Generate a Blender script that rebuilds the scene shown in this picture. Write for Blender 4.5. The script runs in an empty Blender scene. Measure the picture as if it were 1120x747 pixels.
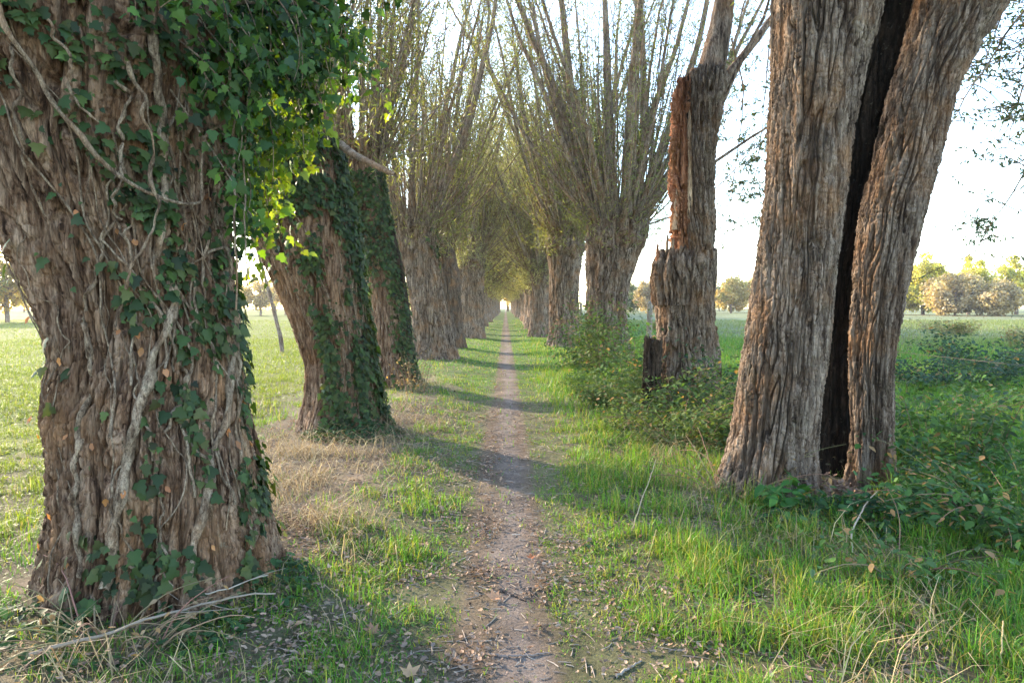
import bpy, math, numpy as np
from mathutils import Vector, Euler

sc = bpy.context.scene
COL = sc.collection
R = math.radians

# ------------------------------------------------------------------ camera, sky, sun, exposure
CAM_H = 1.5
cam = bpy.data.cameras.new("camera")
cam.sensor_width = 36.0
cam.lens = 24.0
cam.clip_start = 0.05
cam.clip_end = 3000.0
camo = bpy.data.objects.new("camera", cam)
COL.objects.link(camo)
camo.location = (0, 0, CAM_H)
camo.rotation_euler = Euler((R(90 - 2.95), 0, R(-0.54)), 'XYZ')
sc.camera = camo

SUN_AZ, SUN_EL = -47.0, 20.0          # azimuth from the view direction (negative = left), elevation
world = bpy.data.worlds.new("World")
sc.world = world
world.use_nodes = True
wn = world.node_tree
sky = wn.nodes.new('ShaderNodeTexSky')
sky.sky_type = 'NISHITA'
sky.sun_disc = False
sky.sun_elevation = R(SUN_EL)
sky.sun_rotation = R(SUN_AZ)
sky.dust_density = 0.6
sky.air_density = 1.0
bg = wn.nodes['Background']
wn.links.new(sky.outputs[0], bg.inputs[0])
bg.inputs[1].default_value = 0.15

sun = bpy.data.lights.new("sun", 'SUN')
sun.energy = 2.05
sun.angle = R(0.6)
sun.color = (1.0, 0.83, 0.60)
suno = bpy.data.objects.new("sun", sun)
COL.objects.link(suno)
S = Vector((math.sin(R(SUN_AZ)) * math.cos(R(SUN_EL)), math.cos(R(SUN_AZ)) * math.cos(R(SUN_EL)), math.sin(R(SUN_EL))))
suno.rotation_euler = S.to_track_quat('Z', 'Y').to_euler()

sc.view_settings.view_transform = 'Standard'
sc.view_settings.look = 'None'
sc.view_settings.gamma = 1.0
sc.view_settings.use_curve_mapping = False
sc.view_settings.exposure = 2.95
sc.cycles.use_denoising = True
sc.cycles.max_bounces = 7
sc.cycles.diffuse_bounces = 3
sc.cycles.transmission_bounces = 4

# ------------------------------------------------------------------ helpers
_M = np.array(camo.rotation_euler.to_matrix())
FPX = 1120 * 24 / 36.0


def px(u, v, d):
    """point at distance d straight ahead (world y = d) that the photo shows at pixel (u, v)"""
    r = _M @ np.array([(u - 560) / FPX, (373.5 - v) / FPX, -1.0])
    return np.array([0, 0, CAM_H]) + r * (d / r[1])


_prng = np.random.default_rng(11)
_perm = _prng.permutation(256).astype(np.int32)
_perm = np.concatenate([_perm, _perm, _perm])
_g = _prng.normal(size=(256, 3)).astype(np.float32)
_g /= np.linalg.norm(_g, axis=1)[:, None]


def perlin(x, y, z, seed=0):
    x, y, z = np.broadcast_arrays(np.asarray(x, np.float32), np.asarray(y, np.float32), np.asarray(z, np.float32))
    x = x + seed * 17.31
    y = y + seed * 9.73
    xi, yi, zi = np.floor(x), np.floor(y), np.floor(z)
    fx, fy, fz = x - xi, y - yi, z - zi
    xi, yi, zi = xi.astype(np.int32) & 255, yi.astype(np.int32) & 255, zi.astype(np.int32) & 255
    u, v, w = (f * f * f * (f * (f * 6 - 15) + 10) for f in (fx, fy, fz))

    def gr(dx, dy, dz):
        h = _perm[_perm[_perm[(xi + dx) & 255] + ((yi + dy) & 255)] + ((zi + dz) & 255)]
        g = _g[h]
        return g[..., 0] * (fx - dx) + g[..., 1] * (fy - dy) + g[..., 2] * (fz - dz)
    a = gr(0, 0, 0) * (1 - u) + gr(1, 0, 0) * u
    b = gr(0, 1, 0) * (1 - u) + gr(1, 1, 0) * u
    c = gr(0, 0, 1) * (1 - u) + gr(1, 0, 1) * u
    d = gr(0, 1, 1) * (1 - u) + gr(1, 1, 1) * u
    return (a * (1 - v) + b * v) * (1 - w) + (c * (1 - v) + d * v) * w


def fbm2(x, y, f, seed=0, octv=3):
    s, a = 0, 1.0
    for k in range(octv):
        s = s + a * perlin(x * f, y * f, 3.7 + k, seed + k)
        a *= 0.5
        f *= 2.1
    return s


def sstep(a, b, x):
    t = np.clip((np.asarray(x, float) - a) / (b - a), 0, 1)
    return t * t * (3 - 2 * t)


def mesh(name, verts, faces, mat, parent=None, col=None, smooth=True, origin=None):
    """ONE mesh object. faces: list of int arrays (n,3) or (n,4). origin is subtracted from the vertices."""
    verts = np.asarray(verts, np.float32).reshape(-1, 3)
    if origin is not None:
        verts = verts - np.asarray(origin, np.float32)
    if not isinstance(faces, (list, tuple)):
        faces = [faces]
    faces = [np.asarray(f, np.int32) for f in faces if len(f)]
    me = bpy.data.meshes.new(name)
    me.vertices.add(len(verts))
    me.vertices.foreach_set('co', verts.ravel())
    loops = np.concatenate([f.ravel() for f in faces])
    sizes = np.concatenate([np.full(len(f), f.shape[1], np.int32) for f in faces])
    starts = np.concatenate([[0], np.cumsum(sizes)[:-1]]).astype(np.int32)
    me.loops.add(len(loops))
    me.loops.foreach_set('vertex_index', loops)
    me.polygons.add(len(sizes))
    me.polygons.foreach_set('loop_start', starts)
    me.polygons.foreach_set('loop_total', sizes)
    if smooth:
        me.polygons.foreach_set('use_smooth', np.ones(len(sizes), bool))
    if col is not None:
        at = me.attributes.new('col', 'FLOAT_COLOR', 'POINT')
        c = np.ones((len(verts), 4), np.float32)
        c[:, :3] = col
        at.data.foreach_set('color', c.ravel())
    me.update(calc_edges=True)
    me.validate()
    me.materials.append(mat)
    o = bpy.data.objects.new(name, me)
    COL.objects.link(o)
    if parent is not None:
        o.parent = parent
    return o


def tag(o, label=None, cat=None, group=None, kind=None):
    for k, v in (('label', label), ('category', cat), ('group', group), ('kind', kind)):
        if v:
            o[k] = v
    return o


def thing(name, label, cat, loc, group=None, rz=0):
    o = bpy.data.objects.new(name, None)
    o.empty_display_size = 0.2
    COL.objects.link(o)
    o.location = tuple(float(c) for c in loc)
    o.rotation_euler = (0, 0, rz)
    return tag(o, label, cat, group)


def copy_tree(o, loc, rz, scale, label, group):
    r = o.copy()
    COL.objects.link(r)
    r.location = tuple(float(c) for c in loc)
    r.rotation_euler = (0, 0, rz)
    r.scale = (scale, scale, scale)
    tag(r, label, None, group)
    for ch in list(o.children):
        c = ch.copy()
        COL.objects.link(c)
        c.parent = r
        for g in ch.children:
            d = g.copy()
            COL.objects.link(d)
            d.parent = c
    return r


class Bag:
    """collects vertices / faces / colours for one mesh"""

    def __init__(self):
        self.v, self.f3, self.f4, self.c, self.n = [], [], [], [], 0

    def add(self, v, f, c=(1, 1, 1)):
        v = np.asarray(v, np.float32).reshape(-1, 3)
        f = np.asarray(f, np.int64)
        (self.f3 if f.shape[1] == 3 else self.f4).append(f + self.n)
        self.v.append(v)
        cc = np.empty((len(v), 3), np.float32)
        cc[:] = c
        self.c.append(cc)
        self.n += len(v)

    def build(self, name, mat, parent=None, origin=None, smooth=True):
        fs = []
        if self.f3:
            fs.append(np.concatenate(self.f3))
        if self.f4:
            fs.append(np.concatenate(self.f4))
        return mesh(name, np.concatenate(self.v), fs, mat, parent, np.concatenate(self.c), smooth, origin)


def nrmz(a):
    return a / np.maximum(np.linalg.norm(a, axis=-1, keepdims=True), 1e-9)


def tubes(pts, rad, sides=5, cap=True):
    """pts (N,K,3), rad (N,K) -> verts, quads (+ nothing for caps: radii taper)"""
    pts = np.asarray(pts, float)
    rad = np.asarray(rad, float)
    N, K, _ = pts.shape
    tan = np.gradient(pts, axis=1)
    tan = nrmz(tan)
    ref = np.zeros_like(tan)
    vert = np.abs(tan[:, :1, 2]).mean(axis=1) > 0.8
    ref[vert] = (0.97, 0.24, 0.0)
    ref[~vert] = (0.1, 0.05, 0.99)
    a = nrmz(np.cross(tan, ref))
    b = np.cross(tan, a)
    ang = np.linspace(0, 2 * math.pi, sides, endpoint=False)
    v = pts[:, :, None, :] + rad[:, :, None, None] * (np.cos(ang)[None, None, :, None] * a[:, :, None, :] + np.sin(ang)[None, None, :, None] * b[:, :, None, :])
    i = np.arange(N)[:, None, None] * (K * sides) + np.arange(K - 1)[None, :, None] * sides
    j = np.arange(sides)[None, None, :]
    jn = (j + 1) % sides
    q = np.stack([i + j, i + jn, i + sides + jn, i + sides + j], -1).reshape(-1, 4)
    return v.reshape(-1, 3), q


def inst(tv, tf, pos, axis, nrm, scale, col):
    """copies of a leaf template (x side, y along axis, z normal) -> verts, faces, cols"""
    N, T = len(pos), len(tv)
    axis = nrmz(axis)
    side = nrmz(np.cross(axis, nrm))
    up = np.cross(side, axis)
    scale = np.asarray(scale, float)
    if scale.ndim == 1:
        scale = np.repeat(scale[:, None], 3, 1)
    L = tv[None] * scale[:, None, :]
    v = pos[:, None, :] + L[..., 0:1] * side[:, None] + L[..., 1:2] * axis[:, None] + L[..., 2:3] * up[:, None]
    f = (tf[None] + (np.arange(N) * T)[:, None, None]).reshape(-1, tf.shape[1])
    c = np.repeat(np.asarray(col, np.float32), T, axis=0)
    return v.reshape(-1, 3), f, c


def rvec(rng, n):
    return nrmz(rng.normal(size=(n, 3)))


LEAF_WILLOW = (np.array([(0, 0, 0), (.085, .42, .03), (0, 1, -.08), (-.085, .42, .03)]), np.array([(0, 1, 2), (0, 2, 3)]))
LEAF_FAR = (np.array([(0, 0, 0), (.2, .45, .05), (0, 1, -.08), (-.2, .45, .05)]), np.array([(0, 1, 2), (0, 2, 3)]))
_iv = [(0, 0, 0), (.17, -.1, -.03), (.47, .12, -.06), (.27, .36, -.02), (.30, .58, -.05), (.13, .66, -.02), (0, 1, -.08),
       (-.13, .66, -.02), (-.30, .58, -.05), (-.27, .36, -.02), (-.47, .12, -.06), (-.17, -.1, -.03), (0, .38, .03)]
LEAF_IVY = (np.array(_iv), np.array([(12, k, (k + 1) % 12) for k in range(12)]))
_ov = [(0, 0, 0), (.2, .18, .04), (.29, .42, .05), (.17, .75, .02), (0, 1, -.07), (-.17, .75, .02), (-.29, .42, .05), (-.2, .18, .04), (0, .45, -.02)]
LEAF_OVATE = (np.array(_ov), np.array([(8, k, (k + 1) % 8) for k in range(8)]))
_dl = [(0, 0, .1), (.2, .2, .12), (.3, .5, .2), (.15, .8, .16), (0, 1, .22), (-.17, .78, .05), (-.27, .45, .16), (-.2, .2, .02), (0, .5, 0)]
LEAF_DEAD = (np.array(_dl), np.array([(8, k, (k + 1) % 8) for k in range(8)]))


def pal(rng, n, cols, jit=0.18):
    """n random colours around a palette"""
    cols = np.array(cols, float)
    w = rng.dirichlet(np.full(len(cols), .55), n)
    c = w @ cols
    return np.clip(c * (1 + rng.normal(size=(n, 1)) * jit), .004, .9)


# ------------------------------------------------------------------ materials
def new_mat(name):
    m = bpy.data.materials.new(name)
    m.use_nodes = True
    n = m.node_tree
    for x in list(n.nodes):
        n.nodes.remove(x)
    out = n.nodes.new('ShaderNodeOutputMaterial')
    p = n.nodes.new('ShaderNodeBsdfPrincipled')
    n.links.new(p.outputs[0], out.inputs[0])
    return m, n, p, out


def N(n, t, **kw):
    x = n.nodes.new(t)
    for k, v in kw.items():
        setattr(x, k, v)
    return x


def ramp(n, fac, stops):
    r = n.nodes.new('ShaderNodeValToRGB')
    e = r.color_ramp.elements
    while len(e) < len(stops):
        e.new(0.5)
    for k, (p, c) in enumerate(stops):
        e[k].position = p
        e[k].color = (*c, 1)
    n.links.new(fac, r.inputs[0])
    return r.outputs[0]


def mixc(n, fac, a, b, mode='MIX'):
    m = n.nodes.new('ShaderNodeMix')
    m.data_type = 'RGBA'
    m.blend_type = mode
    for s, val in ((m.inputs[0], fac), (m.inputs[6], a), (m.inputs[7], b)):
        if isinstance(val, (int, float)):
            s.default_value = val
        elif isinstance(val, tuple):
            s.default_value = (*val, 1)
        else:
            n.links.new(val, s)
    return m.outputs[2]


def noise(n, vec, scale, detail=6, rough=.6):
    x = n.nodes.new('ShaderNodeTexNoise')
    x.inputs['Scale'].default_value = scale
    x.inputs['Detail'].default_value = detail
    x.inputs['Roughness'].default_value = rough
    if vec is not None:
        n.links.new(vec, x.inputs['Vector'])
    return x.outputs[0]


def bark_mat(name, dark, mid, pale, moss=(.06, .07, .028), moss_amt=.25, stretch=.12, bump=1.0, scale=1.0, ochre=(.22, .115, .055)):
    m, n, p, out = new_mat(name)
    tc = N(n, 'ShaderNodeTexCoord')
    mp = N(n, 'ShaderNodeMapping')
    mp.inputs['Scale'].default_value = (1, 1, stretch)
    n.links.new(tc.outputs['Object'], mp.inputs[0])
    f1 = noise(n, mp.outputs[0], 22 * scale, 9, .72)
    c = ramp(n, f1, [(.38, dark), (.47, mid), (.60, pale)])
    f2 = noise(n, tc.outputs['Object'], 2.2, 6, .65)
    c = mixc(n, ramp(n, f2, [(.48, (0, 0, 0)), (.66, (.6, .6, .6))]), c, ochre)
    f3 = noise(n, tc.outputs['Object'], 3.3, 6, .7)
    c = mixc(n, ramp(n, f3, [(.56, (0, 0, 0)), (.75, (moss_amt, moss_amt, moss_amt))]), c, moss)
    f7 = noise(n, tc.outputs['Object'], 17, 7, .75)
    c = mixc(n, ramp(n, f7, [(.60, (0, 0, 0)), (.70, (.45, .45, .45))]), c, (.21, .215, .16))
    f6 = noise(n, mp.outputs[0], 7 * scale, 5, .6)
    c = mixc(n, .8, c, ramp(n, f6, [(.33, (.55, .48, .44)), (.5, (1, 1, 1)), (.68, (1.4, 1.38, 1.36))]), 'MULTIPLY')
    f5 = noise(n, mp.outputs[0], 95 * scale, 5, .7)
    c = mixc(n, .75, c, ramp(n, f5, [(.34, (.22, .20, .19)), (.48, (1, 1, 1)), (.66, (1.75, 1.72, 1.68))]), 'MULTIPLY')  # dark streaks in the colour imitate shaded bark crevices
    n.links.new(c, p.inputs['Base Color'])
    p.inputs['Roughness'].default_value = .93
    p.inputs['Specular IOR Level'].default_value = .12
    b = N(n, 'ShaderNodeBump')
    b.inputs['Strength'].default_value = bump
    b.inputs['Distance'].default_value = .03
    mm = N(n, 'ShaderNodeMath', operation='ADD')
    m2 = N(n, 'ShaderNodeMath', operation='MULTIPLY')
    n.links.new(f5, m2.inputs[0])
    m2.inputs[1].default_value = .45
    n.links.new(f1, mm.inputs[0])
    n.links.new(m2.outputs[0], mm.inputs[1])
    n.links.new(mm.outputs[0], b.inputs['Height'])
    n.links.new(b.outputs[0], p.inputs['Normal'])
    return m


def leaf_mat(name, trans=.4, rough=.45, spec=.35, tcol=(1.25, 1.2, .55)):
    m, n, p, out = new_mat(name)
    at = N(n, 'ShaderNodeAttribute', attribute_name='col')
    n.links.new(at.outputs['Color'], p.inputs['Base Color'])
    p.inputs['Roughness'].default_value = rough
    p.inputs['Specular IOR Level'].default_value = spec
    if trans > 0:
        t = N(n, 'ShaderNodeBsdfTranslucent')
        n.links.new(mixc(n, 1.0, at.outputs['Color'], tcol, 'MULTIPLY'), t.inputs[0])
        mx = N(n, 'ShaderNodeMixShader')
        mx.inputs[0].default_value = trans
        n.links.new(p.outputs[0], mx.inputs[1])
        n.links.new(t.outputs[0], mx.inputs[2])
        n.links.new(mx.outputs[0], out.inputs[0])
    return m


M_BARK = bark_mat('willow_bark', (.026, .017, .012), (.103, .073, .054), (.23, .178, .138))
M_DARKBARK = bark_mat('dark_bark', (.030, .022, .017), (.07, .052, .041), (.13, .10, .08))  # darker tones than the plain willow bark
M_BARK_RED = bark_mat('reddish_bark', (.026, .014, .009), (.128, .074, .047), (.265, .182, .126), moss_amt=.25)
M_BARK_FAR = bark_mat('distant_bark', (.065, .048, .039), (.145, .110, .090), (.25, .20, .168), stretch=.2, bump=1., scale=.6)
M_SHOOT = bark_mat('shoot_bark', (.075, .055, .040), (.155, .115, .086), (.25, .195, .15), stretch=.3, bump=.4, moss=(.08, .085, .035), moss_amt=.45)
M_ROT = bark_mat('rotten_wood', (.10, .04, .022), (.21, .085, .045), (.33, .16, .09), moss_amt=.0, stretch=.12, bump=1.0)
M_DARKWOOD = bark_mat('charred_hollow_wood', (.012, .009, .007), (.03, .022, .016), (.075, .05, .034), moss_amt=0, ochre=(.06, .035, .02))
M_HOLLOW_SHADE = bark_mat('hollow_shade_black', (.005, .004, .003), (.012, .009, .007), (.035, .024, .017), moss_amt=0, ochre=(.022, .014, .009))  # near-black colour paints in the deep shade of a hollow
M_PALEWOOD = bark_mat('pale_broken_wood', (.20, .13, .08), (.34, .23, .15), (.48, .36, .25), moss_amt=.05, stretch=.1)
M_POST = bark_mat('weathered_post_wood', (.09, .075, .06), (.18, .15, .125), (.28, .25, .21), stretch=.12)
M_VINE = bark_mat('ivy_stem_bark', (.07, .047, .032), (.17, .122, .085), (.30, .235, .17), moss_amt=.15, stretch=.4, bump=.9, scale=1.8)
M_LEAF = leaf_mat('willow_leaf', .42)
M_IVY = leaf_mat('ivy_leaf', .36, .5, .18, (2.2, 2.0, .35))
M_HERB = leaf_mat('herb_leaf', .38, .6, .12)
M_GRASS = leaf_mat('grass_blade', .42, .5, .3, (1.2, 1.1, .5))
M_DRY = leaf_mat('dry_straw', .25, .7, .15, (1.1, 1.0, .8))
M_DEAD = leaf_mat('dead_leaf', .15, .75, .15, (1.1, .9, .6))
M_TWIG = leaf_mat('dead_twig', 0, .85, .15)

m, n, p, out = new_mat('rusty_wire')
p.inputs['Base Color'].default_value = (.10, .075, .06, 1)
p.inputs['Roughness'].default_value = .6
p.inputs['Metallic'].default_value = .6
M_WIRE = m

# ground: colour zones come from the vertices, grain from noise
m, n, p, out = new_mat('soil_and_turf')
at = N(n, 'ShaderNodeAttribute', attribute_name='col')
tc = N(n, 'ShaderNodeTexCoord')
g1 = noise(n, tc.outputs['Object'], 5.0, 8, .7)
g2 = noise(n, tc.outputs['Object'], 60.0, 6, .75)
c = mixc(n, .8, at.outputs['Color'], ramp(n, g1, [(.3, (.62, .6, .58)), (.7, (1.35, 1.35, 1.3))]), 'MULTIPLY')
c = mixc(n, .8, c, ramp(n, g2, [(.3, (.5, .48, .46)), (.5, (1, 1, 1)), (.75, (1.6, 1.55, 1.5))]), 'MULTIPLY')
n.links.new(c, p.inputs['Base Color'])
p.inputs['Roughness'].default_value = .95
p.inputs['Specular IOR Level'].default_value = .1
b = N(n, 'ShaderNodeBump')
b.inputs['Strength'].default_value = .8
b.inputs['Distance'].default_value = .03
ad = N(n, 'ShaderNodeMath', operation='ADD')
n.links.new(g2, ad.inputs[0])
n.links.new(noise(n, tc.outputs['Object'], 18, 8, .7), ad.inputs[1])
n.links.new(ad.outputs[0], b.inputs['Height'])
n.links.new(b.outputs[0], p.inputs['Normal'])
M_GROUND = m

# ------------------------------------------------------------------ terrain
TRUNK_SPOTS = []     # (x, y, radius): kept clear of blades


def path_x(y):
    y = np.asarray(y, float)
    return .045 + .03 * np.sin(y * .55 + .4) + .02 * np.sin(y * 1.3)


def path_w(y):
    return .085 + .03 * perlin(np.asarray(y) * .9, 0.3, 0.7, 5) * 2


def pathness(x, y):
    """1 on the trodden path, 0 off it"""
    d = np.abs(x - path_x(y)) + .11 * fbm2(x, y, 2.3, 3) + .06 * fbm2(x, y, 9., 4)
    w = path_w(y)
    return 1 - sstep(w - .05, w + .06, d)


def H(x, y):
    x = np.asarray(x, float)
    y = np.asarray(y, float)
    ax = np.abs(x)
    z = -.05 + .06 * sstep(.22, 1.3, ax)
    z = z - .06 * sstep(3.2, 6, x) - .04 * sstep(3.2, 6, -x)
    near = 1 - sstep(60, 200, np.hypot(x, y))
    z = z + .05 * fbm2(x, y, .55, 1) * sstep(.2, .8, ax) * near + .015 * fbm2(x, y, 3.0, 2) * near
    for tx, ty, tr in TRUNK_SPOTS:
        if ty < 26:
            z = z + .02 * np.exp(-((x - tx) ** 2 + (y - ty) ** 2) / (2 * (tr * 1.2) ** 2))
    return z


def zone_green(x, y):
    """how green the turf is (0 bare / straw ... 1 lush)"""
    nz = fbm2(x, y, .8, 7, 4)
    right = sstep(.20, .30, x) * (1.15 - .55 * np.exp(-((x - 1.75) / .42) ** 2) * (nz < .12))
    left_strip = np.maximum(sstep(-.20, -.30, x) * (1 - sstep(-.95, -1.35, x)), (.25 + .37 * sstep(4.2, 3.2, y)) * sstep(-.2, -.3, x) * (fbm2(x, y, 1.5, 93, 2) > .05))
    left_far = np.maximum(sstep(-2.5, -3.3, x), .75 * sstep(3.8, 3.2, y) * sstep(-.9, -1.2, x)) if True else 0
    g = np.clip(np.maximum.reduce([right, left_strip, left_far, 0 * x + .10]), 0, 1)
    far = sstep(7, 13, y) * (1 - sstep(-.3, -.2, -np.abs(x - .05)))
    g = np.maximum(g, far * .85)
    g = g * (1 - (.30 + .25 * (np.asarray(x) < -.9)) * sstep(.02, .38, fbm2(x, y, 1.7, 8)))
    return np.clip(g + nz * .35, 0, 1) * (1 - pathness(x, y))


def zone_dry(x, y):
    nz = fbm2(x, y, 1.1, 21, 3)
    band = np.exp(-((x + 1.75) / .7) ** 2) * (1 - sstep(11, 17, y)) * (.25 + .75 * sstep(3.2, 4.4, y)) + .55 * np.exp(-((x - 1.8) / .45) ** 2) * (1 - sstep(8, 14, y))
    return np.clip(band * (1 + 1.6 * nz), 0, 1)


# ------------------------------------------------------------------ trunks
def smooth1(a, k):
    if k < 2:
        return a
    kern = np.hanning(k + 2)[1:-1]
    kern /= kern.sum()
    ap = np.concatenate([np.full(k, a[0]), a, np.full(k, a[-1])])
    return np.convolve(ap, kern, 'same')[k:-k]


def bark_h(th, z, r0, seed, fw, fz):
    """long interlaced ridges with narrow deep furrows, cross-cracked into plates"""
    x, y = np.cos(th) * r0, np.sin(th) * r0
    wx = perlin(x * 5, y * 5, z * 3.0, seed + 3) * fw * .5
    wy = perlin(x * 5, y * 5, z * 3.0, seed + 4) * fw * .5
    x, y = x + wx, y + wy
    n1 = perlin(x / fw, y / fw, z / fz, seed)
    h1 = np.clip(np.abs(n1) * 8.5, 0, 1) ** .7
    n2 = perlin(x / (fw * .45), y / (fw * .45), z / (fz * .42), seed + 1)
    h2 = np.clip(np.abs(n2) * 7., 0, 1)
    n3 = perlin(x / (fw * .5), y / (fw * .5), z / (fw * 1.1), seed + 2)
    crack = np.clip(np.abs(perlin(x / (fw * 1.2), y / (fw * 1.2), z / (fw * .8), seed + 5)) * 7, 0, 1)
    n4 = perlin(x / (fw * .17), y / (fw * .17), z / (fw * .8), seed + 6)
    big = perlin(x / (fw * 2.2), y / (fw * 2.2), z / (fz * 1.3), seed + 13)
    dep = np.clip(.95 + 1.3 * perlin(x / (fw * 5), y / (fw * 5), z / (fz * 2.), seed + 14), .35, 1.6)
    h1 = 1 - dep * (1 - h1)
    return .72 * h1 + .26 * h2 * (.2 + .8 * h1) + .20 * n3 + .20 * crack * h1 + .15 * n4 * h1 + .6 * big


class Trunk:
    """a bole whose outline (z, centre x, centre y, radius) was read off the photograph"""

    def __init__(s, rows, seed, nu, nv, amp=.03, fw=.06, fz=.4, lobe=.10, jag=0., dome=.25, sink=.3, squash=1.0, lump=.0, flare=None, twist=0.):
        rows = sorted(rows)
        zr, cxr, cyr, rr = (np.array([q[k] for q in rows], float) for k in range(4))
        s.z0, s.z1 = zr[0] - sink, zr[-1]
        zs = np.linspace(s.z0, s.z1, nv)
        k = max(3, nv // 16)
        s.zs = zs
        s.cx = smooth1(np.interp(zs, zr, cxr), k)
        s.cy = smooth1(np.interp(zs, zr, cyr), k)
        s.r = smooth1(np.interp(zs, zr, rr), k)
        th = np.linspace(0, 2 * math.pi, nu, endpoint=False)
        s.th = th
        T, Z = np.meshgrid(th + 0, zs)
        Tt = T + twist * (Z - s.z0)
        r0 = float(np.median(s.r))
        rad = np.repeat(s.r[:, None], nu, 1)
        lob = perlin(np.cos(Tt) * 1.5, np.sin(Tt) * 1.5, Z * .45, seed + 7) + .6 * perlin(np.cos(Tt) * 3.1, np.sin(Tt) * 3.1, Z * .6, seed + 8)
        rad = rad * (1 + lobe * 2 * lob)
        # buttress roots at the foot
        foot = np.exp(-np.clip(Z - (s.z0 + sink), 0, None) / .28)
        rad = rad * (1 + foot * .16 * (.35 + np.clip(perlin(np.cos(T) * 2.6, np.sin(T) * 2.6, 1.3, seed + 9) * 2.2, -.3, 1)))
        if lump:
            up = sstep(s.z1 - (s.z1 - s.z0) * .35, s.z1, Z)
            rad = rad * (1 + up * lump * 2 * perlin(np.cos(T) * r0 * 5, np.sin(T) * r0 * 5, Z * 5, seed + 10))
        rad = rad + amp * (bark_h(Tt, Z, r0, seed, fw, fz) - .85)
        if jag:
            jj = perlin(np.cos(th) * 4, np.sin(th) * 4, .5, seed + 11) + .6 * perlin(np.cos(th) * 13, np.sin(th) * 13, .5, seed + 12)
            t = (zs - s.z0) / (s.z1 - s.z0)
            Z = s.z0 + t[:, None] ** 1 * (s.z1 - s.z0) * (1 + 0 * T) + jag * jj[None, :] * (t[:, None] ** 8)
        rings = [np.stack([s.cx[:, None] + rad * np.cos(T), s.cy[:, None] + rad * np.sin(T) * squash, Z], -1)]
        s.P = rings[0]
        v = s.P.reshape(-1, 3)
        i = np.arange(nv - 1)[:, None] * nu
        j = np.arange(nu)[None, :]
        jn = (j + 1) % nu
        q = np.stack([i + j, i + jn, i + nu + jn, i + nu + j], -1).reshape(-1, 4)
        # closing dome (or a sunken, broken top when dome < 0)
        last = s.P[-1]
        cen = np.array([s.cx[-1], s.cy[-1], s.P[-1, :, 2].mean()])
        vv = [v]
        base = len(v) - nu
        fl = [q]
        nn = len(v)
        for kk, f in enumerate((.85, .6, .3, .02)):
            ring = cen + (last - cen) * f
            ring[:, 2] = cen[2] * (1 - f) + last[:, 2] * f + dome * (1 - f * f) + .04 * perlin(ring[:, 0] * 9, ring[:, 1] * 9, kk, seed)
            vv.append(ring)
            fl.append(np.stack([base + j[0], base + jn[0], nn + jn[0], nn + j[0]], -1))
            base = nn
            nn += nu
        s.v = np.concatenate(vv)
        s.f = np.concatenate(fl)
        s.top = cen
        s.rtop = float(s.r[-1])

    def surf(s, th, z, off=0.):
        """points on the bark"""
        nv, nu = s.P.shape[:2]
        fi = np.clip((np.asarray(z) - s.z0) / (s.z1 - s.z0) * (nv - 1), 0, nv - 1.001)
        fj = (np.asarray(th) / (2 * math.pi) * nu) % nu
        i, j = fi.astype(int), fj.astype(int) % nu
        p = s.P[i, j]
        nr = np.stack([np.cos(th), np.sin(th), np.zeros_like(th)], -1)
        return p + nr * np.asarray(off)[..., None], nr

    def build(s, name, mat, parent, origin):
        return mesh(name, s.v, s.f, mat, parent, None, True, origin)


def rows_px(d, rows, lean=0.):
    """[(v, left u, right u)] of an outline in the photo, at distance d -> (z, cx, cy, r)"""
    o = []
    for v, a, b in rows:
        l, r_ = px(a, v, d), px(b, v, d)
        o.append((l[2], (l[0] + r_[0]) / 2, d + lean * l[2], (r_[0] - l[0]) / 2))
    return o


def rows_m(x, y, rows):
    return [(z, x + dx, y + dy, r) for z, dx, dy, r in rows]


# ------------------------------------------------------------------ crowns
def shoots(rng, p0, az, t0, t1, L, K, wob=.10):
    n_ = len(p0)
    t = np.linspace(0, 1, K)[None]
    tilt = t0[:, None] + (t1 - t0)[:, None] * t ** .7 + wob * np.cumsum(rng.normal(size=(n_, K)), 1) / math.sqrt(K)
    a = az[:, None] + wob * 1.6 * np.cumsum(rng.normal(size=(n_, K)), 1) / math.sqrt(K)
    d = np.stack([np.sin(tilt) * np.cos(a), np.sin(tilt) * np.sin(a), np.cos(tilt)], -1)
    step = (L / (K - 1))[:, None, None] * d
    pts = p0[:, None] + np.concatenate([np.zeros((n_, 1, 3)), np.cumsum(step, 1)[:, :-1]], 1)
    return pts


WILLOW_COLS = [(.13, .16, .05), (.18, .20, .065), (.30, .28, .06), (.12, .13, .07)]
TUNNEL_COLS = [(.26, .26, .13), (.30, .29, .14), (.40, .36, .13), (.24, .235, .14)]  # leaf tones lightened and greyed to paint in the avenue's hazy light


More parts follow.
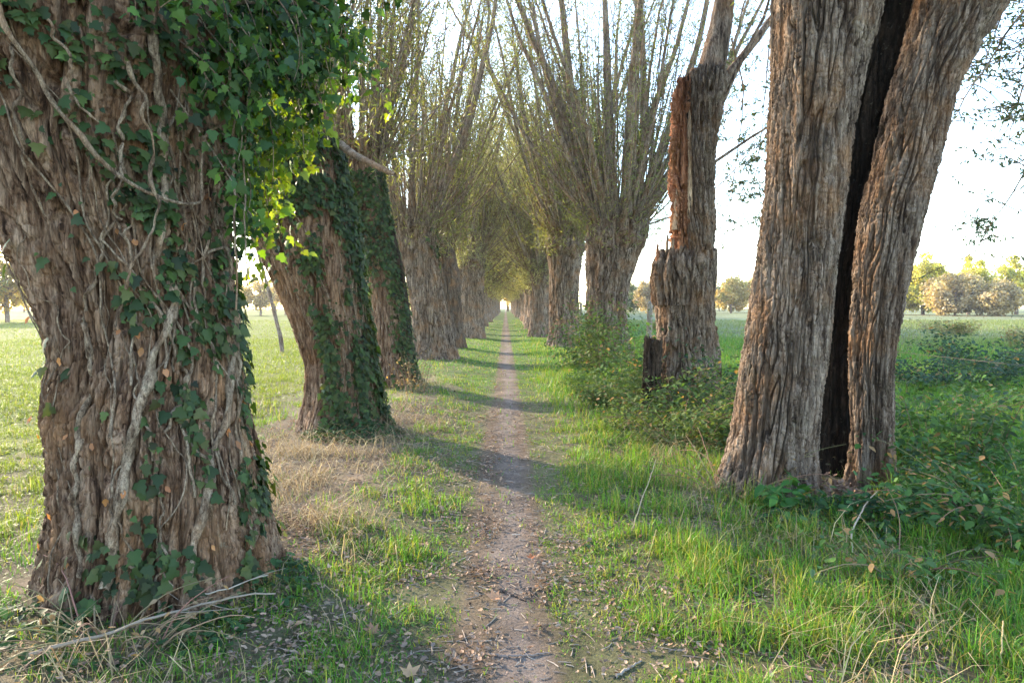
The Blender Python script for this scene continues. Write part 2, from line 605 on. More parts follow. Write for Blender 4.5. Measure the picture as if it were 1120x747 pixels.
def crown(root, origin, head, hr, seed, poles=9, pole_L=7.5, thin=80, thin_L=4.5, leaves=6000, leaf=.085, fan=.45, bark=None,
          specs=None, pole_r=.075, lean=0., far=False, cols=WILLOW_COLS, low=.25, whisk=70, tr=(.007, .018), lm=3.2):
    rng = np.random.default_rng(seed)
    bark = bark or M_SHOOT
    thin = int(thin * 1.5)
    # main poles: every one a part
    if specs is None:
        az = np.linspace(0, 2 * math.pi, poles, endpoint=False) + rng.uniform(-.4, .4, poles)
        t0 = rng.uniform(.25, 1.0, poles) * fan * 1.5
        t1 = t0 * rng.uniform(.1, .55, poles)
        Lp = rng.uniform(.75, 1.1, poles) * pole_L
        rp = rng.uniform(.6, 1.15, poles) * pole_r
    else:
        az, t0, t1, Lp, rp = (np.array([q[k] for q in specs], float) for k in range(5))
        poles = len(specs)
    K = 22
    p0 = head + np.stack([np.cos(az) * hr * .6, np.sin(az) * hr * .6, rng.uniform(-.18, .06, poles)], -1)
    PP = shoots(rng, p0, az, t0, t1, Lp, K, .24)
    PP[..., 0] += lean * np.linspace(0, 1, K)[None] ** 1.3 * 2
    tt = np.linspace(0, 1, K)
    RR = rp[:, None] * (1 - .82 * tt[None]) * (1 + .45 * np.exp(-tt[None] * 16))
    for i in range(poles):
        sides = 6 if far else 10
        v, q = tubes(PP[i:i + 1], RR[i:i + 1], sides)
        if not far:
            v = v + .006 * np.stack([perlin(v[:, 0] * 9, v[:, 1] * 9, v[:, 2] * 4, k) for k in range(3)], -1)
        mesh('branch', v, q, bark, root, None, True, origin)
    # thin shoots straight out of the head, whisks, and side twigs on the poles
    az = rng.uniform(0, 2 * math.pi, thin)
    t0 = np.abs(rng.normal(0, 1, thin)) * fan * 1.05 + .06
    Lt = rng.uniform(.35, 1.1, thin) * thin_L
    rr = hr * np.sqrt(rng.uniform(.1, 1.1, thin))
    p0 = head + np.stack([np.cos(az) * rr, np.sin(az) * rr, -.35 * rng.uniform(0, 1, thin) + .05], -1)
    A = shoots(rng, p0, az + rng.normal(0, .4, thin), t0, t0 * .35, Lt, 10)
    bag = Bag()
    ra = (rng.uniform(tr[0], tr[1], thin) * (1.5 if far else 1))[:, None] * (1 - .8 * np.linspace(0, 1, 10)[None])
    v, q = tubes(A, ra, 4)
    bag.add(v, q)
    nw = whisk
    az = rng.uniform(0, 2 * math.pi, nw)
    zz = rng.uniform(-.9, .1, nw)
    p0 = head + np.stack([np.cos(az) * hr, np.sin(az) * hr, zz], -1)
    W = shoots(rng, p0, az + rng.normal(0, .5, nw), rng.uniform(.3, 1.5, nw), rng.uniform(.0, .8, nw), rng.uniform(.4, 1.6, nw), 8)
    v, q = tubes(W, (rng.uniform(.003, .007, nw) * (2 if far else 1))[:, None] * (1 - .7 * np.linspace(0, 1, 8)[None]), 3)
    bag.add(v, q)
    ns = poles * (34 if not far else 30)
    leaves = int(leaves * (lm if not far else 1.9))
    pi = rng.integers(0, poles, ns)
    ti = rng.uniform(.18, .97, ns)
    ki = (ti * (K - 1)).astype(int)
    p0 = PP[pi, ki]
    d = nrmz(PP[pi, np.minimum(ki + 1, K - 1)] - PP[pi, np.maximum(ki - 1, 0)])
    azs = np.arctan2(d[:, 1], d[:, 0]) + rng.normal(0, 1.9, ns)
    tl = np.arccos(np.clip(d[:, 2], -1, 1)) * .5 + rng.uniform(.15, 1.05, ns)
    Bq = shoots(rng, p0, azs, tl, tl * .4, rng.uniform(.5, 3.6, ns) * (1.15 - .5 * ti), 8)
    v, q = tubes(Bq, (rng.uniform(.5, 1.4, ns) * tr[0] * (1.6 if far else 1))[:, None] * (1 - .75 * np.linspace(0, 1, 8)[None]), 3)
    bag.add(v, q)
    tag(bag.build('shoots', bark, root, origin), kind='stuff')
    # leaves along the thin wood
    if leaves:
        C = [(A, 10, thin, .5), (Bq, 8, ns, .42), (W, 8, nw, .08)]
        pos, dr = [], []
        for arr, k_, n_, share in C:
            m_ = int(leaves * share)
            a = rng.integers(0, n_, m_)
            t = rng.uniform(low, 1, m_) ** .8 * (k_ - 1.001)
            i0 = t.astype(int)
            f = (t - i0)[:, None]
            pos.append(arr[a, i0] * (1 - f) + arr[a, i0 + 1] * f)
            dr.append(arr[a, i0 + 1] - arr[a, i0])
        pos = np.concatenate(pos)
        dr = nrmz(np.concatenate(dr))
        n_ = len(pos)
        pos = pos + rng.normal(0, .08 if not far else .2, (n_, 3))
        ax = nrmz(dr * .5 + rvec(rng, n_) * .9 + np.array([0, 0, -.35]))
        v, f, c = inst(*(LEAF_FAR if far else LEAF_WILLOW), pos, ax, rvec(rng, n_), rng.uniform(.7, 1.3, n_) * leaf * (1 if far else 1.15), pal(rng, n_, cols))
        mesh('foliage', v, f, M_LEAF, root, c, False, origin)


def ivy_leaves(rng, tr, n_, dens, zlo, zhi, size, cols, off=(.0, .05)):
    """ivy leaves lying on a bole where dens(theta, z) says so"""
    th = rng.uniform(-math.pi * 1.05, math.pi * .25, n_ * 4)
    z = rng.uniform(zlo, zhi, n_ * 4)
    keep = rng.uniform(size=n_ * 4) < dens(th, z)
    th, z = th[keep][:n_], z[keep][:n_]
    k = len(th)
    p, nr = tr.surf(th, z, rng.uniform(off[0], off[1], k))
    tang = np.stack([-np.sin(th), np.cos(th), np.zeros(k)], -1)
    ax = nrmz(tang * rng.normal(0, .7, k)[:, None] + np.array([0, 0, -.8]) + nr * rng.uniform(.1, .8, k)[:, None])
    nn = nrmz(nr + rvec(rng, k) * .55 + np.array([0, 0, .25]))
    return inst(*LEAF_IVY, p, ax, nn, (.35 + 1.0 * rng.uniform(0, 1, k) ** 1.5) * size, pal(rng, k, cols, .3))


IVY_COLS = [(.016, .038, .014), (.027, .058, .018), (.050, .090, .022), (.020, .034, .018), (.075, .078, .026)]

# ---- positions that the terrain and the turf need to know
ROW = dict(
    L1=(-1.86, 3.7, .62), L2=(-1.98, 8.3, .47), L3=(-2.15, 12.8, .42), L4=(-2.08, 19.5, .68), L5=(-1.95, 24.0, .5), L6=(-1.55, 32.0, .6),
    R1=(2.35, 5.5, .72), R2=(2.58, 9.7, .42), R3=(2.5, 17.0, .55), R4=(2.15, 25.0, .52), R5=(1.85, 33.0, .55))
for q in ROW.values():
    TRUNK_SPOTS.append(q)
rngA = np.random.default_rng(5)
FAR_L = [(-2.05 + rngA.normal(0, .14), y + rngA.normal(0, .5)) for y in np.arange(38.5, 175, 6.3)]
FAR_R = [(2.15 + rngA.normal(0, .14), y + rngA.normal(0, .5)) for y in np.arange(39.5, 175, 6.3)]

# ------------------------------------------------------------------ ground and path sheets
def axis_pts(segs):
    out_ = [segs[0][0]]
    for a, b, st in segs:
        k = max(1, int(round((b - a) / st)))
        out_ += list(np.linspace(a, b, k + 1)[1:])
    return np.array(out_)


gx = axis_pts([(-380, -200, 60), (-200, -60, 20), (-60, -20, 4), (-20, -8, .8), (-8, -3, .14), (-3, 3.4, .045), (3.4, 9, .14), (9, 20, .8), (20, 60, 4), (60, 200, 20), (200, 380, 60)])
gy = axis_pts([(-60, -4, 8), (-4, 1, .4), (1, 9, .05), (9, 16, .1), (16, 40, .4), (40, 180, 2), (180, 420, 20)])
GX, GY = np.meshgrid(gx, gy)
GZ = H(GX, GY)
pn = pathness(GX, GY)
nzg = fbm2(GX, GY, 2.6, 31, 4)[..., None]
soil = np.array([.150, .120, .103]) * (1 + .5 * nzg) + np.array([.01, .008, .009])
litter = np.array([.135, .099, .074]) * (1 + .55 * nzg)
strawc = np.array([.28, .22, .14]) * (1 + .4 * nzg)
turf = np.array([.065, .125, .026]) * (1 + .5 * nzg)
lf = sstep(-2.6, -4, GX)[..., None]
turf = turf * (1 - lf) + lf * np.array([.115, .140, .024]) * (1 + .5 * nzg)
dist = np.hypot(GX, GY)[..., None]
rf = (sstep(8, 16, GX) * sstep(20, 34, GY))[..., None]
turf = turf * (1 - rf) + rf * np.array([.17, .185, .085]) * (1 + .5 * fbm2(GX, GY, .25, 33, 3)[..., None])
g_ = zone_green(GX, GY)[..., None]
far_g = sstep(3.5, 6, np.abs(GX))[..., None]
g_ = np.maximum(g_ * (.35 + .5 * sstep(9, 16, GY)[..., None]), far_g * .9)
d_ = zone_dry(GX, GY)[..., None]
gc = litter * (1 - g_) + turf * g_
sp_ = d_ * np.clip(.35 + 1.2 * fbm2(GX, GY, 1.9, 91, 3), .05, .75)[..., None]
gc = gc * (1 - sp_) + strawc * sp_
gc = gc * (1 - pn[..., None]) + soil * pn[..., None]
ny_, nx_ = GX.shape
V = np.stack([GX, GY, GZ], -1).reshape(-1, 3)
ii = (np.arange(ny_ - 1)[:, None] * nx_ + np.arange(nx_ - 1)[None]).ravel()
Q = np.stack([ii, ii + 1, ii + 1 + nx_, ii + nx_], -1)
fp = np.clip(gc.reshape(-1, 3), .01, .6)
onp = (pn.ravel()[Q].mean(1) > .5) & (V[Q[:, 0], 1] < 175)


def sub(name, mask):
    qs = Q[mask]
    used, inv = np.unique(qs, return_inverse=True)
    return mesh(name, V[used], inv.reshape(qs.shape), M_GROUND, None, fp[used])


tag(sub('ground', ~onp), kind='structure')
tag(sub('path', onp), kind='structure')

# ------------------------------------------------------------------ the near willows
# LEFT 1: the huge ivy-hung bole
L1d = 3.7
T1 = Trunk(rows_px(L1d, [(655, 57.8, 306.2), (620, 66.7, 295.3), (560, 75.5, 282.5), (500, 73.2, 274.8), (440, 65.1, 264.9), (380, 74.3, 259.7), (320, 55.0, 253.0), (260, 26.2, 245.8),
                         (200, -11.8, 243.8), (140, -44.0, 244.0), (60, -91.3, 245.3), (-20, -146.4, 242.4), (-110, -204.0, 228.0), (-170, -205.0, 209.0)]),
           21, 860, 560, amp=.060, fw=.062, fz=.42, lobe=.10, dome=.25, twist=-.22)
b1 = (ROW['L1'][0], L1d, float(H(*ROW['L1'][:2])))
t1 = thing('pollard_willow', 'massive leaning willow with deeply furrowed bark and pale ivy vines, nearest on the left', 'tree', b1, 'pollard willows lining the path')
T1.build('trunk', M_BARK_RED, t1, b1)
crown(t1, b1, T1.top + np.array([0, 0, .1]), .9, 101, poles=10, pole_L=7, thin=60, leaves=5500, leaf=.1, fan=.6, pole_r=.09)

# LEFT 2
T2 = Trunk(rows_px(8.3, [(470, 329.4, 418.6), (440, 335.8, 410.2), (400, 335.0, 404.7), (350, 319.1, 398.8), (300, 297.5, 392.6), (250, 276.7, 384.7), (200, 260.0, 374.4), (150, 246.1, 362.3), (100, 234.1, 352.3)]),
           31, 420, 300, amp=.045, fw=.07, fz=.4, lobe=.09, lump=.05, dome=.2, twist=-.15)
b2 = (ROW['L2'][0], 8.3, float(H(*ROW['L2'][:2])))
t2 = thing('pollard_willow', 'leaning willow draped in a dark column of ivy, second in the left row', 'tree', b2, 'pollard willows lining the path')
T2.build('trunk', M_BARK_RED, t2, b2)
crown(t2, b2, T2.top, .6, 102, poles=9, pole_L=7, thin=80, leaves=4500, leaf=.09, fan=.5)
v, q = tubes(np.array([[px(u, v_, dd) for u, v_, dd in ((372, 158, 8.1), (388, 170, 7.9), (404, 178, 7.7), (420, 186, 7.5), (432, 191, 7.4))]]), np.array([[.05, .042, .036, .03, .022]]), 8)
mesh('branch', v, q, M_SHOOT, t2, None, True, b2)

# LEFT 3
T3 = Trunk(rows_px(12.8, [(414, 402, 456), (390, 408, 450), (340, 404, 444), (290, 397, 434), (240, 388, 424), (200, 380, 416), (165, 374, 412)]),
           41, 300, 240, amp=.045, fw=.075, fz=.4, lobe=.09, lump=.06, dome=.2)
b3 = (ROW['L3'][0], 12.8, float(H(*ROW['L3'][:2])))
t3 = thing('pollard_willow', 'slim ivy-covered willow with a dark split slab along its right edge', 'tree', b3, 'pollard willows lining the path')
T3.build('trunk', M_BARK_RED, t3, b3)
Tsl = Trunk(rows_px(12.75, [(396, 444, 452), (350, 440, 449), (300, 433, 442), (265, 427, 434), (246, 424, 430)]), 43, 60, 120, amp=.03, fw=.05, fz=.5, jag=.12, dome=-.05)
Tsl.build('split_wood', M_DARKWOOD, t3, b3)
crown(t3, b3, T3.top, .5, 103, tr=(.009, .024), poles=9, pole_L=7, thin=80, leaves=5000, leaf=.10, fan=.42)

# LEFT 4: full crown of poles in view
T4 = Trunk(rows_px(19.5, [(392, 450, 502), (375, 454, 496), (340, 452, 490), (310, 446, 483), (285, 440, 477), (262, 434, 475), (246, 430, 476), (236, 434, 472)]),
           51, 280, 240, amp=.07, fw=.11, fz=.6, lobe=.12, lump=.14, dome=.25)
b4 = (ROW['L4'][0], 19.5, float(H(*ROW['L4'][:2])))
t4 = thing('pollard_willow', 'stout leaning willow with knobbly head and tall bare poles, behind the ivy-covered pair', 'tree', b4, 'pollard willows lining the path')
T4.build('trunk', M_BARK, t4, b4)
crown(t4, b4, T4.top + np.array([0, 0, -.15]), .75, 104, tr=(.011, .030), thin=90, thin_L=5.5, leaves=7500, leaf=.11, lm=2.0, whisk=130, lean=.3,
      specs=[(3.3, .30, .05, 8, .10), (2.6, .22, .12, 8.5, .10), (1.0, .15, .02, 8.5, .12), (-.3, .28, .10, 8.5, .13), (.1, .42, .14, 8, .10), (-1.6, .22, .1, 7.5, .09),
             (-2.6, .55, .25, 7, .07), (3.6, .7, .4, 6, .06), (.9, .5, .2, 7, .08), (1.8, .4, .2, 7, .09), (-.9, .4, .3, 7, .07)])

# LEFT 5 (dark hollow one), LEFT 6
T5 = Trunk(rows_px(24, [(382, 482, 508), (350, 482, 506), (310, 476, 503), (280, 470, 498), (262, 468, 494)]), 61, 200, 180, amp=.07, fw=.12, fz=.6, lobe=.16, lump=.15)
b5 = (ROW['L5'][0], 24, float(H(*ROW['L5'][:2])))
t5 = thing('pollard_willow', 'dark hollow willow half hidden behind the stout leaning one on the left', 'tree', b5, 'pollard willows lining the path')
T5.build('trunk', M_DARKBARK, t5, b5)
crown(t5, b5, T5.top, .5, 105, tr=(.012, .030), poles=10, pole_L=9.5, thin=110, thin_L=6, leaves=7000, leaf=.12, fan=.42, lean=.3)
T6 = Trunk(rows_px(32, [(372, 499, 531), (350, 502, 528), (320, 502, 528), (300, 500, 528), (288, 499, 530), (280, 502, 527)]), 71, 200, 160, amp=.08, fw=.14, fz=.7, lobe=.08, lump=.16)
b6 = (ROW['L6'][0], 32, float(H(*ROW['L6'][:2])))
t6 = thing('pollard_willow', 'upright cylindrical willow with flat head and long curved poles, sixth in the left row', 'tree', b6, 'pollard willows lining the path')
T6.build('trunk', M_BARK, t6, b6)
crown(t6, b6, T6.top, .55, 106, tr=(.011, .030), thin=130, thin_L=6.5, leaves=9000, leaf=.13, lean=.35, cols=TUNNEL_COLS,
      specs=[(3.0, .3, .0, 9, .12), (2.2, .2, .05, 9, .1), (.2, .35, .1, 9, .13), (-.2, .18, .02, 11, .12), (-1.4, .2, .1, 8, .09), (1.5, .3, .1, 8, .1), (3.7, .5, .2, 8, .1), (.6, .6, .3, 7, .08)])

# RIGHT 1: cleft, hollow twin-stemmed bole
b7 = (ROW['R1'][0], 5.5, float(H(*ROW['R1'][:2])))
t7 = thing('pollard_willow', 'huge cleft willow with a black hollow between two furrowed stems', 'tree', b7, 'pollard willows lining the path')
TA = Trunk(rows_px(5.45, [(560, 768, 896), (530, 786, 890), (490, 799, 888), (440, 808, 895), (400, 815, 900), (330, 827, 907), (240, 838, 916), (150, 845, 927), (80, 849, 940), (0, 852, 958), (-60, 850, 980), (-140, 840, 1000)]),
           81, 560, 700, amp=.052, fw=.056, fz=.55, lobe=.05, dome=.3, twist=.04)
TA.build('trunk', M_BARK, t7, b7)
TB = Trunk(rows_px(5.6, [(545, 929, 980), (510, 933, 976), (480, 935, 974), (400, 934, 974), (300, 938, 990), (230, 947, 1008), (180, 959, 1022), (100, 980, 1040), (50, 995, 1066), (0, 1008, 1098), (-50, 1022, 1135), (-120, 1045, 1180)]),
           91, 440, 700, amp=.050, fw=.054, fz=.55, lobe=.10, dome=.3, twist=-.05)
TB.build('trunk', M_BARK, t7, b7)
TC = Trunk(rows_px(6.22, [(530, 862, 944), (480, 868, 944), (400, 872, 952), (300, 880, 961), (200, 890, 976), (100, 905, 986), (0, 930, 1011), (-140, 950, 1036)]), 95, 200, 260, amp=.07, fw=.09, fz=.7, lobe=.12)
TC.build('hollow', M_HOLLOW_SHADE, t7, b7)  # back wall coloured near black so the cleft looks deeply shaded
TD = Trunk(rows_px(5.62, [(556, 800, 832), (520, 797, 826), (440, 806, 836), (340, 822, 850), (240, 836, 862), (150, 841, 868), (60, 845, 868), (-20, 847, 866)]), 97, 90, 300, amp=.05, fw=.05, fz=.4, lobe=.12)
TD.build('buttress', M_BARK, t7, b7)
crown(t7, b7, TA.top, .6, 107, poles=7, pole_L=6.5, thin=50, leaves=3500, leaf=.09, fan=.45, pole_r=.09, low=.4)
crown(t7, b7, TB.top, .45, 108, poles=6, pole_L=6.5, thin=45, leaves=3500, leaf=.09, fan=.6, pole_r=.08, low=.4, lean=.5)

# RIGHT 2: broken snag
b8 = (ROW['R2'][0], 9.7, float(H(*ROW['R2'][:2])))
t8 = thing('pollard_willow', 'broken half-dead willow snag with red rotten wood and a stepped stump', 'tree', b8, 'pollard willows lining the path')
Tl = Trunk(rows_px(9.7, [(452, 714, 788), (430, 717, 784), (390, 718, 781), (350, 718, 780), (320, 717, 781), (300, 716, 782), (288, 716, 782), (274, 726, 782)]), 111, 300, 260, amp=.055, fw=.07, fz=.45, lobe=.10, jag=.16, dome=-.12)
Tl.build('trunk', M_BARK, t8, b8)
Tu = Trunk(rows_px(9.70, [(400, 738, 781), (320, 742, 779), (272, 743, 779), (220, 745, 779), (170, 746, 781), (130, 749, 784), (100, 751, 791), (88, 752, 794), (78, 760, 792)]), 113, 260, 300, amp=.075, fw=.055, fz=.5, twist=.5, lobe=.24, jag=.22, dome=.02, lump=.12)
Tu.build('trunk', M_BARK, t8, b8)
Tr = Trunk(rows_px(9.62, [(282, 740, 756), (240, 737, 754), (200, 736, 752), (160, 737, 751), (120, 740, 752), (92, 743, 754)]), 115, 120, 220, amp=.13, fw=.05, fz=.35, lobe=.45, jag=.30, dome=-.03, lump=.3)
Tr.build('rotten_wood', M_ROT, t8, b8)
Tshade = Trunk(rows_px(9.60, [(272, 748, 755), (220, 749, 756), (160, 750, 756), (118, 750, 755), (100, 751, 754)]), 118, 40, 120, amp=.02, fw=.04, fz=.4, lobe=.2, jag=.1)  # dark strip added as a painted shadow line beside the rotten wood
Tshade.build('hollow', M_HOLLOW_SHADE, t8, b8)
Tp = Trunk(rows_px(9.55, [(280, 753, 760), (230, 752, 758), (180, 752, 757), (140, 752, 756)]), 117, 50, 160, amp=.02, fw=.03, fz=.5, lobe=.2, jag=.05)
Tp.build('pale_splinter', M_PALEWOOD, t8, b8)
for q_, (ua, ub, va, vb, w_) in enumerate([(746, 744, 282, 236, 4), (738, 741, 250, 205, 3), (748, 748, 200, 122, 3), (733, 736, 300, 262, 4), (721, 719, 312, 268, 4), (728, 730, 300, 258, 3)]):
    Tq = Trunk(rows_px(9.52 if ua < 780 else 9.7, [(va, ua - w_, ua + w_), ((va + vb) / 2, (ua + ub) / 2 - w_ * .7, (ua + ub) / 2 + w_ * .7), (vb, ub - .6, ub + .6)]), 160 + q_, 24, 60, amp=.02, fw=.03, fz=.4, lobe=.25, dome=.01, sink=.02)
    Tq.build('pale_splinter' if q_ % 2 else 'rotten_wood', M_PALEWOOD if q_ % 2 else M_ROT, t8, b8)
Tj = Trunk(rows_px(9.55, [(330, 718, 752), (305, 714, 754), (290, 716, 754), (276, 724, 752)]), 119, 140, 90, amp=.06, fw=.06, fz=.5, lobe=.22, jag=.16, dome=-.10, sink=.05)
Tj.build('broken_shelf', M_BARK, t8, b8)
for pts, r0 in (([(772, 100, 9.7), (782, 60, 9.72), (790, 20, 9.75), (796, -30, 9.8), (803, -120, 9.9), (806, -220, 10)], .20),
                ([(786, 95, 9.8), (806, 70, 9.9), (826, 45, 10), (848, 15, 10.2), (880, -40, 10.4), (920, -120, 10.6)], .07),
                ([(778, 180, 9.8), (800, 165, 9.9), (822, 150, 10), (842, 138, 10.1), (865, 128, 10.2), (880, 110, 10.3)], .025),
                ([(780, 130, 9.7), (800, 90, 9.6), (818, 52, 9.6), (836, 18, 9.6), (850, -30, 9.6), (860, -90, 9.6)], .03)):
    P_ = np.array([[px(*a) for a in pts]])
    k = np.linspace(0, 1, 18)
    P2 = np.stack([np.interp(k, np.linspace(0, 1, 6), smooth1(P_[0, :, j], 1)) for j in range(3)], -1)[None]
    v, q = tubes(P2, (r0 * (1 - .6 * k))[None], 12)
    nz = perlin(v[:, 0] * 12, v[:, 1] * 12, v[:, 2] * 2, 3)[:, None]
    v = v + nz * r0 * .25
    mesh('branch', v, q, M_BARK, t8, None, True, b8)
hd = px(806, -200, 10)
crown(t8, b8, hd, .3, 109, poles=5, pole_L=5, thin=40, leaves=2500, leaf=.09, fan=.6, pole_r=.05, whisk=20)


def leafy_boughs(root, org, specs, seed, n_leaf, size, cols, name='leafy_bough'):
    """thin boughs with leaves hanging into view: each bough a part, its leaves a sub-part"""
    rng = np.random.default_rng(seed)
    for pts in specs:
        P_ = np.array([px(*a) for a in pts])
        k = np.linspace(0, 1, 14)
        C_ = np.stack([np.interp(k, np.linspace(0, 1, len(P_)), P_[:, j]) for j in range(3)], -1)
        C_ = C_ + np.cumsum(rng.normal(0, .012, C_.shape), 0)
        bag = Bag()
        v, q = tubes(C_[None], (.014 * (1 - .75 * k))[None], 5)
        bag.add(v, q)
        nt = 26
        ti = rng.integers(2, 14, nt)
        az = rng.uniform(0, 2 * math.pi, nt)
        tw = shoots(rng, C_[ti], az, rng.uniform(.7, 2.2, nt), rng.uniform(.9, 2.5, nt), rng.uniform(.2, .75, nt), 7, .25)
        v, q = tubes(tw, (np.full(nt, .0065))[:, None] * (1 - .55 * np.linspace(0, 1, 7)[None]), 3)
        bag.add(v, q)
        bo = bag.build(name, M_SHOOT, root, org)
        a = rng.integers(0, nt, n_leaf)
        t = rng.uniform(.1, 1, n_leaf) * 5.99
        i0 = t.astype(int)
        f = (t - i0)[:, None]
        pos = tw[a, i0] * (1 - f) + tw[a, i0 + 1] * f + rng.normal(0, .02, (n_leaf, 3))
        ax = nrmz(rvec(rng, n_leaf) + np.array([0, 0, -.4]))
        v, fc, c = inst(*LEAF_OVATE, pos, ax, rvec(rng, n_leaf), np.stack([rng.uniform(.5, .8, n_leaf) * size, rng.uniform(.7, 1.3, n_leaf) * size, np.full(n_leaf, size)], -1), pal(rng, n_leaf, cols))
        mesh('foliage', v, fc, M_LEAF, bo, c, False, org)


BLUE_LEAF = [(.055, .085, .055), (.08, .11, .05), (.10, .12, .04), (.05, .075, .06)]
leafy_boughs(t7, b7, [
    [(1150, -60, 6.6), (1120, 10, 6.5), (1090, 60, 6.4), (1062, 100, 6.3), (1048, 140, 6.3)],
    [(1160, -20, 6.8), (1130, 60, 6.8), (1105, 120, 6.7), (1090, 160, 6.7)],
    [(1190, 0, 6.2), (1160, 80, 6.2), (1135, 140, 6.2), (1118, 190, 6.2)],
    [(1110, -60, 7.0), (1100, -10, 7.0), (1085, 40, 7.0), (1072, 80, 7.0)],
    [(1200, 40, 7.2), (1160, 110, 7.2), (1120, 180, 7.2), (1085, 235, 7.2), (1062, 275, 7.2)],
    [(1150, -90, 6.4), (1128, -30, 6.4), (1112, 30, 6.4), (1098, 90, 6.4)],
    [(1170, -60, 7.1), (1140, 0, 7.1), (1124, 60, 7.1), (1108, 130, 7.1)],
    [(1210, 60, 6.9), (1180, 140, 6.9), (1150, 220, 6.9)]], 301, 460, .052, BLUE_LEAF)
leafy_boughs(t8, b8, [
    [(800, 40, 10.2), (812, 100, 10.6), (806, 160, 10.8), (798, 220, 11), (790, 262, 11)],
    [(850, -20, 10.4), (838, 60, 10.8), (832, 130, 11), (826, 190, 11), (818, 236, 11)],
    [(870, 60, 10.6), (850, 110, 10.8), (830, 160, 11), (812, 205, 11)],
    [(815, 0, 10.6), (800, 60, 11), (792, 120, 11.2), (800, 180, 11.4)],
    [(842, 138, 10.1), (850, 170, 10.6), (842, 205, 10.8), (830, 240, 11)]], 302, 520, .062, BLUE_LEAF)

# RIGHT 3, 4, 5
b9 = (ROW['R3'][0], 17.0, float(H(*ROW['R3'][:2])))
t9 = thing('pollard_willow', 'flared willow with a broad fan of long thin poles, behind the broken snag', 'tree', b9, 'pollard willows lining the path')
T9 = Trunk(rows_px(17, [(398, 634, 694), (375, 640, 687), (340, 642, 684), (310, 643, 688), (285, 644, 696), (265, 643, 703), (250, 644, 706), (238, 648, 700)]), 121, 320, 260, amp=.075, fw=.10, fz=.55, lobe=.10, lump=.14, dome=.25)
T9.build('trunk', M_BARK, t9, b9)
crown(t9, b9, T9.top + np.array([0, 0, -.1]), .72, 110, tr=(.011, .030), thin=120, thin_L=6.0, leaves=11000, leaf=.11, lm=1.9, whisk=170, fan=.5, lean=-.25,
      specs=[(3.14, .42, .16, 8.6, .13), (3.3, .30, .02, 8.8, .14), (-1.9, .16, .02, 8.8, .14), (-1.2, .12, .06, 8.8, .13), (-.6, .3, .12, 8.5, .12), (0, .42, .28, 8.5, .12), (.2, .62, .42, 8, .11),
             (-.2, .8, .5, 7.5, .09), (2.4, .5, .2, 8, .1), (1.2, .4, .2, 8, .11), (-2.7, .6, .35, 7.5, .08), (.8, .3, .15, 8.2, .12),
             (3.0, .22, .3, 8, .06), (-2.3, .34, .1, 8, .07), (-1.0, .36, .3, 7.5, .06), (.4, .2, .3, 8, .065), (2.9, .72, .5, 7, .06), (-.1, .55, .2, 8, .07), (.1, .95, .6, 6.5, .06), (3.4, .5, .05, 8, .08)])
b10 = (ROW['R4'][0], 25.0, float(H(*ROW['R4'][:2])))
t10 = thing('pollard_willow', 'straight dark willow with bristly head, fourth in the right row', 'tree', b10, 'pollard willows lining the path')
T10 = Trunk(rows_px(25, [(384, 596, 637), (365, 601, 633), (330, 602, 632), (300, 601, 633), (280, 599, 636), (266, 598, 640), (256, 602, 636)]), 131, 220, 200, amp=.075, fw=.12, fz=.6, lobe=.09, lump=.16, dome=.25)
T10.build('trunk', M_BARK, t10, b10)
crown(t10, b10, T10.top, .6, 111, tr=(.012, .032), poles=13, pole_L=10.5, thin=150, thin_L=6.5, leaves=9500, leaf=.12, fan=.42, pole_r=.11, whisk=150, lean=-.35)
b11 = (ROW['R5'][0], 33.0, float(H(*ROW['R5'][:2])))
t11 = thing('pollard_willow', 'narrow willow glimpsed between its neighbours, fifth in the right row', 'tree', b11, 'pollard willows lining the path')
T11 = Trunk(rows_px(33, [(374, 578, 606), (350, 582, 603), (320, 582, 603), (305, 580, 606), (296, 582, 603)]), 141, 180, 160, amp=.07, fw=.14, fz=.7, lobe=.10, lump=.16)
T11.build('trunk', M_BARK, t11, b11)
crown(t11, b11, T11.top, .5, 112, tr=(.014, .034), poles=11, pole_L=10.5, thin=130, thin_L=6.5, leaves=9500, leaf=.14, fan=.46, pole_r=.10, whisk=130, lean=-.35, cols=TUNNEL_COLS)

